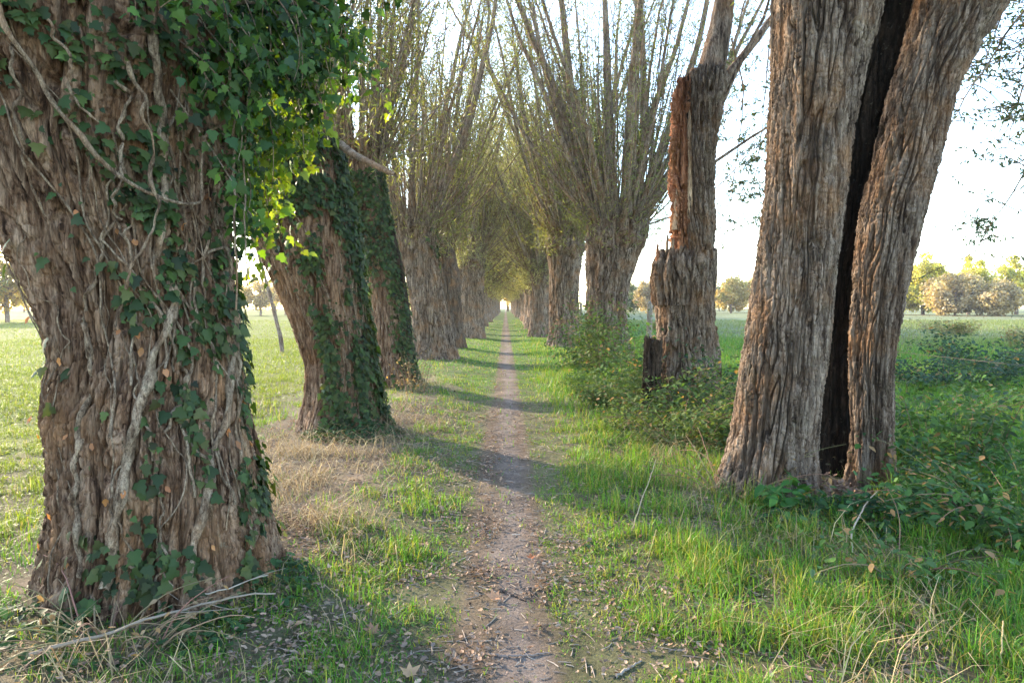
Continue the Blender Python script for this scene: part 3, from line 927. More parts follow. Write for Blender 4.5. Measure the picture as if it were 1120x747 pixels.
# ------------------------------------------------------------------ the rest of the avenue: four grown willows, copied
ORD = ['sixth', 'seventh', 'eighth', 'ninth', 'tenth', 'eleventh']
protos = []
far_spots = [(x, y, 'left', k) for k, (x, y) in enumerate(FAR_L)] + [(x, y, 'right', k) for k, (x, y) in enumerate(FAR_R)]
rngF = np.random.default_rng(77)
made = 0
for x, y, side, k in far_spots:
    z = float(H(np.array([x]), np.array([y]))[0])
    if k < 4:
        ordn = ORD[k + (1 if side == 'left' else 0)]
        lab = 'far pollard willow in the shade of the avenue, %s trunk along the %s row' % (ordn, side)
    else:
        lab = 'small distant willow lost among its neighbours near the far end of the %s row' % side
    grp = 'distant willows of the %s row' % side
    if made < 5:
        sd = 200 + made * 13
        r_ = rngF.uniform(.48, .6)
        base = (x, y, z)
        o = thing('pollard_willow', lab, 'tree', base, grp)
        tt_ = Trunk(rows_m(x, y, [(z, 0, 0, r_ * 1.12), (z + .5, .0, 0, r_), (z + 1.8, rngF.normal(0, .08), 0, r_ * .95), (z + 2.7, rngF.normal(0, .1), 0, r_ * 1.12), (z + 3.1, rngF.normal(0, .1), 0, r_ * 1.1)]),
                    sd, 120, 110, amp=.08, fw=.15, fz=.8, lobe=.12, lump=.18)
        tt_.build('trunk', M_BARK_FAR, o, base)
        crown(o, base, tt_.top, .6, sd + 5, poles=11, pole_L=9.5, thin=140, thin_L=6.5, leaves=8500, leaf=.17, tr=(.012, .026), fan=.52, pole_r=.10, far=True, whisk=130, cols=TUNNEL_COLS)
        protos.append(o)
    else:
        copy_tree(protos[int(rngF.integers(0, 5))], (x, y, z), rngF.uniform(0, 6.28), rngF.uniform(.98, 1.28), lab, grp)
    made += 1

# ------------------------------------------------------------------ ivy
rng = np.random.default_rng(900)


def vine(tr, th0, z0, z1, r0, wander, rng, k=44, off=.6):
    z = np.linspace(z0, z1, k)
    th = th0 + smooth1(np.cumsum(rng.normal(0, wander, k)), 5) + .05 * np.sin(z * 9 + th0 * 5)
    z = z + smooth1(rng.normal(0, .02, k), 4)
    o_ = r0 * off + .012 + .012 * np.abs(smooth1(rng.normal(0, 1, k), 4))
    p, nr = tr.surf(th, z, o_)
    p = np.stack([smooth1(p[:, j], 4) for j in range(3)], -1) + nr * r0 * .3
    rr = r0 * (1 - .45 * np.linspace(0, 1, k)) * (1 + .18 * smooth1(rng.normal(0, 1, k), 3))
    return p, rr


ivb = (b1[0] + .2, b1[1] - .62, b1[2])
iv1 = thing('ivy', 'ivy with ropy pale stems climbing the massive left trunk and hanging over it', 'ivy', ivb, 'ivy climbing the willows')
T1z = lambda v_: float(px(180, v_, L1d - .6)[2])
# thick pale stems first, read off the photo: (theta range by pixel)
def th_px(u, v_):
    z = T1z(v_)
    i = int(np.clip((z - T1.z0) / (T1.z1 - T1.z0) * (len(T1.zs) - 1), 0, len(T1.zs) - 1))
    cxp = px(u, v_, L1d - .45)[0]
    return -math.acos(float(np.clip((cxp - T1.cx[i]) / max(T1.r[i] * 1.03, .1), -.985, .985)))


def vine_px(pts, r0, hang=0.):
    k = 40
    u = np.interp(np.linspace(0, 1, k), np.linspace(0, 1, len(pts)), [a[0] for a in pts])
    v_ = np.interp(np.linspace(0, 1, k), np.linspace(0, 1, len(pts)), [a[1] for a in pts])
    u = smooth1(u, 5) + smooth1(rng.normal(0, 4.0, k), 3)
    v_ = smooth1(v_, 5)
    th = np.array([th_px(a, c_) for a, c_ in zip(u, v_)])
    z = np.array([T1z(c_) for c_ in v_])
    p, nr = T1.surf(th, z, np.full(k, r0 * .25 + .004 + hang))
    p = np.stack([smooth1(p[:, j], 4) for j in range(3)], -1) + nr * r0 * .3
    rr = r0 * (1.0 - .45 * np.linspace(0, 1, k)) * (1 + .35 * smooth1(rng.normal(0, 1, k), 3)).clip(.5, 1.6)
    return p, rr


hand = [([(132, 652), (140, 560), (150, 470), (162, 400), (180, 330), (176, 290)], .034, 0.), ([(205, 650), (212, 560), (222, 470), (215, 380), (222, 300), (225, 210)], .022, 0.),
        ([(250, 640), (246, 560), (252, 480), (240, 400), (236, 300), (240, 220), (232, 150)], .020, 0.), ([(95, 400), (100, 330), (120, 260), (150, 200)], .013, .01),
        ([(70, 60), (66, 100), (70, 150), (62, 190), (72, 240)], .0085, .06), ([(100, 40), (112, 80), (108, 110), (128, 140)], .008, .07), ([(148, 70), (154, 130), (158, 200), (156, 260), (140, 320)], .009, .11),
        ([(60, 10), (72, 60), (92, 112), (118, 165), (150, 205), (178, 217), (192, 208), (194, 160), (198, 98)], .0105, .11), ([(146, 90), (140, 150), (138, 200), (134, 240)], .009, .07),
        ([(168, 20), (170, 120), (172, 180), (168, 260), (182, 330)], .020, .01), ([(100, 640), (92, 560), (86, 500), (92, 440), (104, 380)], .018, 0.), ([(190, 300), (205, 260), (225, 240), (250, 225)], .010, .02),
        ([(228, 360), (222, 300), (236, 240), (230, 180), (238, 110)], .013, .02), ([(262, 620), (262, 520), (256, 440), (262, 360), (250, 280)], .012, .01), ([(178, 480), (196, 430), (188, 380), (204, 330)], .010, .01),
        ([(130, 360), (150, 300), (140, 250), (160, 215)], .007, .03)]
for pts, r0, hg in hand:
    p_, rr = vine_px(pts, r0, hg)
    v, q = tubes(p_[None], rr[None], 9)
    v = v + (r0 * .5 * perlin(v[:, 0] * 45, v[:, 1] * 45, v[:, 2] * 16, 7))[:, None]
    mesh('stem', v, q, M_VINE, iv1, None, True, ivb)
for k in range(30):
    th0 = -rng.uniform(.03, .8) * math.pi if k % 3 == 0 else -rng.uniform(.02, .45) * math.pi
    za = rng.uniform(0, 1.6)
    p_, rr = vine(T1, th0, za, min(za + rng.uniform(.6, 2.2), 3.3), rng.uniform(.003, .009), .028, rng)
    v, q = tubes(p_[None], rr[None], 5)
    mesh('stem', v, q, M_VINE, iv1, None, True, ivb)


def dens1(th, z):
    nz = perlin(np.cos(th) * 3, np.sin(th) * 3, z * 3.2, 61) + .5 * perlin(np.cos(th) * 7, np.sin(th) * 7, z * 7, 62)
    right = sstep(-1.75, -.9, th)
    d = .02 + .46 * right + .16 * (1 - sstep(.15, .7, z)) + .28 * sstep(2.4, 2.9, z) * sstep(-2.6, -1.6, th)
    return np.clip(d * (1 + 2.6 * nz), 0, 1) * np.clip(.3 + 3 * nz, 0, 1)


bag = Bag()
bag.add(*ivy_leaves(rng, T1, 3600, dens1, .1, 3.4, .062, IVY_COLS, (.005, .06)))
n_ = 38
th = rng.uniform(-2.6, -.1, n_)
p_, nr = T1.surf(th, rng.uniform(.2, 2.2, n_), np.full(n_, .03))
bag.add(*inst(*LEAF_DEAD, p_, nrmz(np.array([0, 0, -1.]) + .6 * rvec(rng, n_)), nr, rng.uniform(.03, .06, n_), pal(rng, n_, [(.30, .12, .05), (.40, .2, .09), (.22, .1, .06)])))
bag.build('foliage', M_IVY, iv1, ivb, False)
# the overhanging mass at the head
rng = np.random.default_rng(901)
ctr, sz = [], []
for (u, v_, d, su, sv, sd, w) in [(110, -60, 3.15, 120, 40, .3, 6), (225, -10, 3.3, 40, 40, .3, 5), (275, 50, 3.6, 36, 60, .35, 14), (310, 20, 3.8, 50, 60, .4, 22), (350, 20, 3.9, 40, 40, .4, 18),
                                  (340, 90, 3.9, 32, 40, .35, 14), (285, 150, 3.7, 24, 40, .25, 12), (275, 215, 3.6, 10, 34, .18, 5), (385, 40, 4.0, 22, 35, .35, 9), (330, -60, 3.9, 90, 40, .5, 24), (292, 190, 4.25, 16, 45, .2, 13), (305, 140, 4.3, 24, 40, .2, 10), (240, 90, 3.35, 22, 60, .12, 4)]:
    for k in range(w):
        ctr.append(px(u + rng.normal(0, su * .5), v_ + rng.normal(0, sv * .55), d + rng.normal(0, sd * .6)))
ctr = np.array(ctr)
bag = Bag()
bag2 = Bag()
K = 9
end = ctr + rng.normal(0, .1, ctr.shape) + np.array([0, 0, -.22])
stt = ctr + np.array([-.25, .05, .3]) + rng.normal(0, .08, ctr.shape)
tt = np.linspace(0, 1, K)[None, :, None]
SP = stt[:, None] * (1 - tt) ** 2 + 2 * ctr[:, None] * tt * (1 - tt) + end[:, None] * tt ** 2
v, q = tubes(SP, np.full(len(ctr), .0045)[:, None] * (1 - .6 * np.linspace(0, 1, K)[None]), 4)
bag2.add(v, q)
nl = 46
a = np.repeat(np.arange(len(ctr)), nl)
n_ = len(a)
t = rng.uniform(.1, 1, n_) * (K - 1.001)
i0 = t.astype(int)
f = (t - i0)[:, None]
pos = SP[a, i0] * (1 - f) + SP[a, i0 + 1] * f + rng.normal(0, .05, (n_, 3))
ax = nrmz(rvec(rng, n_) * .7 + np.array([.1, -.25, -.8]))
nn = nrmz(rvec(rng, n_) * .8 + np.array([0, -.5, .6]))
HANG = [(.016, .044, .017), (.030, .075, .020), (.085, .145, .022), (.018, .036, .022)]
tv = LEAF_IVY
bag.add(*inst(*tv, pos, ax, nn, (.35 + .95 * rng.uniform(0, 1, n_) ** 1.4) * .060, np.where(((pos[:, 1] > 3.9) & (pos[:, 2] < 2.8))[:, None], pal(rng, n_, [(.10, .17, .02), (.17, .20, .025), (.06, .12, .02)], .25), pal(rng, n_, HANG, .3))))  # leaves of the sunlit cluster get yellower colours that imitate backlight
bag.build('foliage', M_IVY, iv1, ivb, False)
tag(bag2.build('hanging_sprays', M_VINE, iv1, ivb), kind='stuff')
for pts, r0 in (([(250, 60, 3.5), (256, 130, 3.4), (259, 200, 3.4), (258, 280, 3.38), (256, 360, 3.4)], .008), ([(270, 40, 3.5), (266, 120, 3.45), (262, 190, 3.42), (268, 260, 3.4), (270, 330, 3.4)], .006), ([(240, 0, 3.4), (290, 8, 3.7), (340, 20, 3.9), (380, 40, 4.0)], .014)):
    P_ = np.array([px(*a) for a in pts])
    k = np.linspace(0, 1, 24)
    C_ = np.stack([smooth1(np.interp(k, np.linspace(0, 1, len(P_)), P_[:, j]), 4) for j in range(3)], -1) + np.cumsum(rng.normal(0, .005, (24, 3)), 0)
    v, q = tubes(C_[None], (r0 * (1 - .4 * k))[None], 6)
    mesh('stem', v, q, M_VINE, iv1, None, True, ivb)


def ivy_thing(tr, base, label, n_, dens, z1, size, seed, stems):
    rng = np.random.default_rng(seed)
    org = (base[0] + .3, base[1] - .45, base[2])
    o = thing('ivy', label, 'ivy', org, 'ivy climbing the willows')
    v, f, c = ivy_leaves(rng, tr, n_, dens, .02, z1, size, IVY_COLS, (.01, .10))
    mesh('foliage', v, f, M_IVY, o, c, False, org)
    for k in range(stems):
        p_, rr = vine(tr, -rng.uniform(.1, .55) * math.pi, rng.uniform(0, .5), rng.uniform(1.5, z1), rng.uniform(.005, .014), .03, rng)
        v, q = tubes(p_[None], rr[None], 5)
        mesh('stem', v, q, M_VINE, o, None, True, org)
    return o


def dens2(th, z):
    nz = perlin(np.cos(th) * 2.5, np.sin(th) * 2.5, z * 1.8, 64) + .5 * perlin(np.cos(th) * 6, np.sin(th) * 6, z * 5, 65)
    e = -1.75 + .10 * z
    d = (sstep(e - .12, e + .25, th) + .25 * sstep(1.6, 2.8, z)) * np.clip(1.0 + 2.6 * nz, .1, 1.3)
    gap = 1 - .98 * np.exp(-((th + 1.0) / .25) ** 2) * (1 - sstep(2.2, 2.9, z))
    return np.clip(d * gap * (1 + 1.5 * nz), 0, 1)


ivy_thing(T2, b2, 'thick dark ivy sheathing the right side of the second left trunk', 7500, dens2, 3.5, .07, 902, 14)


def dens3(th, z):
    nz = perlin(np.cos(th) * 2.5, np.sin(th) * 2.5, z * 1.8, 66)
    d = sstep(-1.5, -.7, th) * .9 + .85 * sstep(1.7, 2.4, z)
    return np.clip(d * (1 + 1.4 * nz), 0, 1)


ivy_thing(T3, b3, 'dark ivy coating the slim split trunk beyond the second left willow', 4200, dens3, 4.0, .085, 903, 6)
ivy_thing(T4, b4, 'little ivy tuft on the head of the stout leaning left willow', 260, lambda th, z: np.clip(sstep(-.9, -.2, th) * sstep(2.2, 3.2, z), 0, 1), 3.9, .12, 904, 2)

# ------------------------------------------------------------------ fences
def post_part(root, org, x, y, h, r_, seed, lean=0.):
    z = float(H(np.array([x]), np.array([y]))[0])
    t = Trunk([(z, x, y, r_), (z + h * .5, x + lean * .5, y, r_ * .97), (z + h, x + lean, y, r_ * .93)], seed, 28, 40, amp=.012, fw=.03, fz=.4, lobe=.05, dome=.02, sink=.2)
    t.build('post', M_POST, root, org)
    return np.array([x + lean, y, z])


def wire_pts(posts, h, sag, seed, k=10):
    rng = np.random.default_rng(seed)
    P_ = []
    for a, b_ in zip(posts[:-1], posts[1:]):
        t = np.linspace(0, 1, k, endpoint=False)[:, None]
        q_ = a * (1 - t) + b_ * t
        q_[:, 2] += h - sag * (4 * t * (1 - t))[:, 0] + rng.normal(0, .006, k)
        P_.append(q_)
    return np.concatenate(P_ + [posts[-1:] + np.array([[0, 0, h]])])


def barbed(root, org, pts, seed, barbs=True):
    rng = np.random.default_rng(seed)
    bag = Bag()
    v, q = tubes(pts[None], np.full((1, len(pts)), .0022), 4)
    bag.add(v, q)
    if barbs:
        seg = np.linalg.norm(np.diff(pts, axis=0), axis=1)
        s_ = np.concatenate([[0], np.cumsum(seg)])
        at_ = np.arange(.1, min(s_[-1], 40), .14)
        c_ = np.stack([np.interp(at_, s_, pts[:, j]) for j in range(3)], -1)
        d = rvec(rng, len(c_)) * .022
        v, q = tubes(np.stack([c_ - d, c_, c_ + d], 1), np.full((len(c_), 3), .0018), 3)
        bag.add(v, q)
    bag.build('wire', M_WIRE, root, org)


fo = (5.5, 12.5, 0)
fr = thing('barbed_wire_fence', 'barbed wire fence on weathered wooden posts along the right meadow', 'fence', fo)
ps = []
for k, y in enumerate((-1.5, 5.5, 12.5, 19.5, 26.5, 33.5, 40.5, 47.5, 54.5, 61.5, 68.5)):
    ps.append(post_part(fr, fo, 5.5 + .1 * math.sin(k * 2.1) - (.3 if k == 7 else 0), y, (1.62, 1.55, 1.5, 1.58, 1.72, 1.5, 1.6, 1.75, 1.6, 1.5, 1.6)[k], .085 if k != 4 else .11, 400 + k, .04 * math.sin(k * 3.3)))
ps = np.array(ps)
barbed(fr, fo, wire_pts(ps, 1.46, .04, 1), 1)
barbed(fr, fo, wire_pts(ps, .95, .05, 2), 2)
fo2 = (-5.3, 26.5, 0)
fl = thing('barbed_wire_fence', 'sparse wire fence with dark posts behind the left row of willows', 'fence', fo2)
ps = []
for k, y in enumerate((19.5, 26.5, 31.5, 36.0, 47.5, 54.5)):
    ps.append(post_part(fl, fo2, -5.3 + (.4 if k == 3 else 0), y, 1.5, .10, 420 + k, .03 * math.sin(k * 2.3)))
barbed(fl, fo2, wire_pts(np.array(ps), 1.3, .04, 4), 4, False)
fo3 = (-34, 48, 0)
fd = thing('post_fence', 'far thin fence crossing the sunny left meadow in front of the autumn trees', 'fence', fo3)
ps = []
for k in range(9):
    ps.append(post_part(fd, fo3, -52 + k * 5.2, 46 + k * .9, 1.7, .09, 440 + k))
barbed(fd, fo3, wire_pts(np.array(ps), 1.4, .03, 5), 5, False)
barbed(fd, fo3, wire_pts(np.array(ps), .8, .03, 6), 6, False)

# leaning pole in the left meadow, small broken stump by the snag
b_ = px(309, 380, 23)
tp = px(281, 268, 23)
k = np.linspace(0, 1, 16)[:, None]
lp = b_ * (1 - k) + tp * k + np.stack([.02 * np.sin(k[:, 0] * 5), 0 * k[:, 0], 0 * k[:, 0]], -1)
lp[0, 2] = float(H(lp[:1, 0], lp[:1, 1])[0]) - .1
v, q = tubes(lp[None], (.072 - .025 * k[:, 0])[None], 9)
v = v + .02 * perlin(v[:, 0] * 6, v[:, 1] * 6, v[:, 2] * 3, 5)[:, None]
o = mesh('leaning_pole', v, q, M_BARK_FAR, None, None, True, lp[0])
o.location = tuple(lp[0])
tag(o, 'bare pole leaning to the left in the meadow between the first two left willows', 'pole')
so = px(712, 404, 9.2)
so[2] = float(H(so[:1], so[1:2])[0])
Ts = Trunk([(so[2], so[0], 9.2, .135), (so[2] + .5, so[0], 9.2, .115), (so[2] + 1.02, so[0] + .02, 9.2, .11)], 151, 90, 90, amp=.05, fw=.05, fz=.4, lobe=.18, jag=.12, dome=-.06)
o = Ts.build('stump', M_DARKWOOD, None, so)
o.location = tuple(so)
tag(o, 'small dark jagged stump standing against the broken willow snag', 'stump')

# ------------------------------------------------------------------ distant trees
def blob_tree(name, label, base, h, w, seed, cols, leaf=.3, n_=4200, blobs=55, trunk_h=.22, group=None, low=.18, bare=0):
    rng = np.random.default_rng(seed)
    o = thing(name, label, 'tree', base, group)
    base = np.array(base, float)
    bag = Bag()
    K = 8
    t = np.linspace(0, 1, K)
    tr = base + np.stack([.15 * np.sin(t * 3 + seed) * w * .1, 0 * t, t * h * .75 - .3], -1)
    v, q = tubes(tr[None], (h * .03 * (1 - .75 * t))[None], 8)
    bag.add(v, q)
    c = rng.normal(size=(blobs, 3))
    c = nrmz(c) * (rng.uniform(.25, 1, (blobs, 1)) ** .6)
    cz = h * (low + (1 - low) * .5) + c[:, 2] * h * (1 - low) * .42
    prof = np.sqrt(np.clip(1 - ((cz / h - (low + .36)) / .68) ** 2, .05, 1))
    C_ = base + np.stack([c[:, 0] * w * .42 * prof, c[:, 1] * w * .42 * prof, cz], -1)
    br = rng.uniform(.06, .19, blobs) * w
    lim = np.stack([tr[np.clip((rng.uniform(.25, .8, blobs) * K).astype(int), 1, K - 1)], C_], 1)
    mid = lim.mean(1) + rng.normal(0, .05 * w, (blobs, 3))
    lim = np.stack([lim[:, 0], mid, lim[:, 1]], 1)
    v, q = tubes(lim, np.array([[.010, .006, .002]]) * h * np.ones((blobs, 1)), 5)
    bag.add(v, q)
    if bare:
        az = rng.uniform(0, 6.28, bare)
        tw = shoots(rng, C_[rng.integers(0, blobs, bare)], az, rng.uniform(.2, 1.4, bare), rng.uniform(.1, 1.2, bare), rng.uniform(.1, .28, bare) * h, 7)
        v, q = tubes(tw, np.full(bare, .002 * h)[:, None] * (1 - .7 * np.linspace(0, 1, 7)[None]), 3)
        bag.add(v, q)
    bag.build('trunk', M_BARK_FAR, o, base)
    a = rng.integers(0, blobs, n_)
    d = rvec(rng, n_)
    pos = C_[a] + d * (br[a] * rng.uniform(.3, 1.15, n_) ** .5)[:, None] * np.array([1, 1, .8])
    tint = pal(rng, blobs, cols, .22)[a] * (1 + rng.normal(0, .15, (n_, 1)))
    v, f, cc = inst(*LEAF_OVATE if False else LEAF_FAR, pos, nrmz(rvec(rng, n_) + np.array([0, 0, -.3])), nrmz(d + rvec(rng, n_) * .7), np.stack([np.full(n_, leaf * 1.9), rng.uniform(.7, 1.3, n_) * leaf, np.full(n_, leaf)], -1), np.clip(tint, .01, .7))
    mesh('crown', v, f, M_LEAF, o, cc, False, base)
    return o


def gz(x, y):
    return float(H(np.array([x]), np.array([y]))[0])


YEL = [(.52, .46, .06), (.40, .40, .07), (.60, .50, .08)]
TAN = [(.38, .28, .14), (.32, .25, .14), (.42, .31, .17)]
ORA = [(.42, .27, .09), (.34, .25, .08), (.30, .28, .09)]
GRN = [(.17, .19, .07), (.21, .22, .08), (.15, .17, .07)]
D = 120.
grp = 'autumn trees beyond the right meadow'
spec = [  # u centre, top v, width px, depth, cols, label
    (1010, 281, 50, 124, YEL, 'tall yellow poplar-like tree beside the cleft trunk across the right meadow'),
    (1060, 279, 34, 130, YEL, 'tall yellow tree rising in the middle of the far right clump'),
    (1112, 281, 40, 124, YEL, 'yellow tree at the right edge of the photo across the meadow'),
    (1044, 300, 48, 112, TAN, 'round brown-pink willow in front of the middle yellow tree'),
    (1093, 311, 42, 108, TAN, 'low round tan willow with several pale trunks at the meadow edge'),
    (1072, 312, 30, 116, TAN, 'small tan bush between the two round brown willows'),
    (985, 300, 40, 126, YEL, 'yellow tree mostly hidden by the cleft trunk'),
    (800, 304, 34, 150, ORA, 'low orange autumn tree seen between the snag and the cleft trunk'),
    (826, 306, 30, 158, ORA, 'orange-yellow tree touching the left edge of the cleft trunk'),
    (775, 308, 30, 160, GRN, 'hazy greenish tree just right of the broken snag on the horizon'),
    (1150, 286, 50, 122, YEL, 'tall yellow tree beyond the frame of the right clump'),
    (1190, 296, 50, 118, TAN, 'brown willow beyond the right frame edge'),
    (712, 306, 30, 150, TAN, 'thin bare grey tree on the horizon left of the snag'),
    (690, 312, 26, 165, GRN, 'low green tree on the horizon by the flared willow'),
]
for k, (u, vt, wpx, d, cols, lab) in enumerate(spec):
    x = px(u, 340, d)[0]
    h = px(u, vt, d)[2]
    z = gz(x, d)
    blob_tree('autumn_tree', lab, (x, d, z), (h - z) * 1.1, 1.4 * wpx * d / FPX, 500 + k, cols, leaf=.45, n_=9000, group=grp, bare=60 if cols is TAN else 10, low=.02)
grp = 'autumn trees beyond the left meadow'
spec = [
    (8, 262, 60, 66, ORA, 'bare twiggy tree with orange leaves at the left edge of the photo'),
    (38, 292, 40, 80, ORA, 'orange bush-like tree against the left side of the massive trunk'),
    (-35, 250, 70, 62, GRN, 'green tree just outside the left edge of the photo'),
    (285, 300, 40, 110, TAN, 'pale bare tree behind the leaning pole in the left meadow'),
    (312, 296, 34, 118, TAN, 'hazy tan tree close to the second left trunk on the horizon'),
    (262, 304, 34, 112, ORA, 'low tan tree peeping past the right edge of the massive trunk'),
    (440, 312, 28, 125, YEL, 'yellowish tree glimpsed between the split trunk and the stout willow'),
    (-90, 270, 70, 70, ORA, 'orange tree outside the left frame edge'),
    (340, 300, 40, 120, GRN, 'dull green tree hidden behind the second left trunk'),
    (395, 302, 40, 130, TAN, 'tan tree hidden behind the split trunk'),
]
for k, (u, vt, wpx, d, cols, lab) in enumerate(spec):
    x = px(u, 340, d)[0]
    h = px(u, vt, d)[2]
    z = gz(x, d)
    blob_tree('autumn_tree', lab, (x, d, z), h - z, wpx * d / FPX, 600 + k, cols, leaf=.34, n_=2200 if cols is ORA else 2600, group=grp, bare=120, low=.1)
# hedge on the horizon, every bush its own tree: prototypes and copies
grp = 'hedge trees along the horizon'
hp = []
rng = np.random.default_rng(41)
k = 0
for side in (-1, 1):
    for x in np.arange(6, 330, 9.0):
        y = 215 + rng.normal(0, 14) - .10 * x
        xx = side * (x + rng.normal(0, 2))
        lab = 'small hazy hedgerow tree on the far horizon of the %s meadow' % ('left' if side < 0 else 'right')
        if len(hp) < 4:
            hp.append(blob_tree('hedgerow_tree', lab, (xx, y, gz(xx, y)), rng.uniform(6, 9), rng.uniform(10, 14), 700 + k, [GRN, TAN, ORA, YEL][len(hp)], leaf=.6, n_=1500, group=grp, low=.05))
        else:
            copy_tree(hp[int(rng.integers(0, 4))], (xx, y, gz(xx, y)), rng.uniform(0, 6.28), rng.uniform(.75, 1.2), lab, grp)
        k += 1
# trees closing the end of the avenue
for k, (x, y, h, w, cols) in enumerate([(-5, 190, 15, 13, ORA), (5, 196, 15, 13, YEL), (0.5, 205, 14, 12, ORA)]):
    blob_tree('autumn_tree', ['orange-tinted tree closing the far end of the path on its left', 'yellow tree closing the far end of the path on its right', 'low glowing tree straight at the end of the path'][k],
              (x, y, gz(x, y)), h, w, 760 + k, cols, leaf=.45, n_=3000, group='trees closing the avenue', low=.08)

# ------------------------------------------------------------------ turf
rng = np.random.default_rng(1234)


def scatter(n_, d0, d1, margin=1.2, xlo=-.86, xhi=.86):
    d = np.sqrt(rng.uniform(d0 ** 2, d1 ** 2, n_))
    x = rng.uniform(-1, 1, n_)
    x = np.where(x > 0, x * (xhi * d + margin), -x * (xlo * d - margin))
    return x, d


def clear(x, y, extra=0.):
    ok = np.ones(len(x), bool)
    for tx, ty, tr in TRUNK_SPOTS:
        ok &= (x - tx) ** 2 + (y - ty) ** 2 > (tr * .86 + extra) ** 2
    return ok


def blades(x, y, h, w, bend, col, rng, lev=(0, .4, .75, 1.0), az=None):
    n_ = len(x)
    az = rng.uniform(0, 2 * math.pi, n_) if az is None else az
    face = az + math.pi / 2 + rng.normal(0, .5, n_)
    z = H(x, y) - .01
    root = np.stack([x, y, z], -1)
    dr = np.stack([np.cos(az), np.sin(az), np.zeros(n_)], -1)
    sd = np.stack([np.cos(face), np.sin(face), np.zeros(n_)], -1)
    up = np.array([0, 0, 1.])
    vs = []
    for t in lev:
        th = bend * t * .9
        c_ = root + (h * t)[:, None] * (np.cos(th)[:, None] * up + np.sin(th)[:, None] * dr)
        if t < 1:
            wd = (w * (1 - .65 * t))[:, None] * .5
            vs += [c_ - sd * wd, c_ + sd * wd]
        else:
            vs += [c_]
    T = len(vs)
    v = np.stack(vs, 1).reshape(-1, 3)
    L = len(lev) - 1
    tf = []
    for k in range(L - 1):
        tf += [(2 * k, 2 * k + 1, 2 * k + 3), (2 * k, 2 * k + 3, 2 * k + 2)]
    tf.append((2 * L - 2, 2 * L - 1, 2 * L))
    f = (np.array(tf)[None] + (np.arange(n_) * T)[:, None, None]).reshape(-1, 3)
    return v, f, np.repeat(col, T, axis=0)


G_A = np.array([.060, .180, .018])
G_B = np.array([.125, .265, .022])
G_C = np.array([.25, .27, .045])
G_L = np.array([.170, .210, .020])
G_W = np.array([.33, .27, .14])

bag = Bag()
for (n_, d0, d1, wmul, lev) in [(110000, 1.9, 4.5, 1.25, (0, .4, .75, 1.)), (150000, 4.5, 8.5, 1.45, (0, .4, .75, 1.)), (200000, 8.5, 16, 1.9, (0, .55, 1.)), (150000, 16, 32, 3.4, (0, .55, 1.)), (90000, 32, 75, 7., (0, .55, 1.))]:
    x, y = scatter(n_, d0, d1)
    g = zone_green(x, y)
    out = np.abs(x) > 3.2
    tuft = np.clip(.58 + 1.7 * fbm2(x, y, 3.4, 51, 3), .14, 1.2)
    keep = (rng.uniform(size=n_) < np.where(out, 1, np.clip(g * 1.5 - .20, 0.05, 1)) * (tuft if d0 < 16 else 1)) & clear(x, y)
    x, y = x[keep], y[keep]
    n_ = len(x)
    g = g[keep]
    hz = fbm2(x, y, .7, 52, 3)
    rightf = sstep(2.6, 4.0, x)
    leftf = sstep(-2.6, -3.6, x)
    verge_r = sstep(.3, 1.2, x)
    h = .055 + .065 * verge_r + .09 * rightf + .02 * leftf
    h = h * (1 + 1.0 * hz + .9 * fbm2(x, y, 3.4, 51, 3)).clip(.35, 2.2) * rng.uniform(.45, 1.6, n_)
    edge = np.clip(1 - np.abs(np.abs(x - .05) - .3) / .35, 0, 1)
    h = np.clip(h * (1 - .45 * edge), .02, .34)
    if d0 >= 16:
        h = np.clip(h * 1.0, .05, .22)
    w = rng.uniform(.0028, .0062, n_) * wmul
    bend = np.abs(rng.normal(.95, .6, n_))
    r1 = np.clip(.5 + 1.1 * fbm2(x, y, .9, 53, 3) + rng.normal(0, .25, n_), 0, 1)[:, None]
    c = G_A * (1 - r1) + G_B * r1
    yl = (rng.uniform(size=n_) < .14 + .2 * (np.abs(x) < 2.4))[:, None]
    c = np.where(yl, G_C * rng.uniform(.7, 1.2, (n_, 1)), c)
    c = c * (1 - leftf[:, None] * .8) + G_L * leftf[:, None] * .8 * rng.uniform(.7, 1.3, (n_, 1))
    fr_ = (sstep(8, 16, x) * sstep(20, 34, y))[:, None]
    c = c * (1 - fr_ * .7) + fr_ * .7 * np.array([.20, .21, .09])
    wht = (rng.uniform(size=n_) < .05)[:, None]
    c = np.where(wht, G_W, c) * rng.uniform(.75, 1.25, (n_, 1))
    v, f, c = blades(x, y, h, w, bend, c, rng, lev)
    bag.add(v, f, c)
tag(bag.build('grass', M_GRASS, None, None, True), 'green grass of the verges and meadows on both sides of the path', 'grass', None, 'stuff')

# straw: long bent dead blades, tangled
bag = Bag()
for (n_, d0, d1, wmul) in [(36000, 1.9, 5, 1.3), (46000, 5, 9, 1.6), (40000, 9, 18, 2.4)]:
    x, y = scatter(n_, d0, d1, .3, -.6, .6)
    keep = (rng.uniform(size=n_) < zone_dry(x, y) * np.clip(.34 + 2.6 * fbm2(x, y, 2.0, 56, 3), .02, 1)) & (pathness(x, y) < .2) & clear(x, y)
    x, y = x[keep], y[keep]
    n_ = len(x)
    h = rng.uniform(.08, .46, n_) * np.clip(1 + fbm2(x, y, 1.2, 57), .4, 1.6)
    c = pal(rng, n_, [(.38, .29, .15), (.28, .20, .11), (.44, .36, .20), (.19, .13, .085)], .2)
    bag.add(*blades(x, y, h, rng.uniform(.0022, .0045, n_) * wmul, rng.uniform(1.0, 2.6, n_), c, rng))
tag(bag.build('dry_grass', M_DRY, None, None, True), 'tangled straw-coloured dead grass at the feet of the willows', 'dry grass', None, 'stuff')

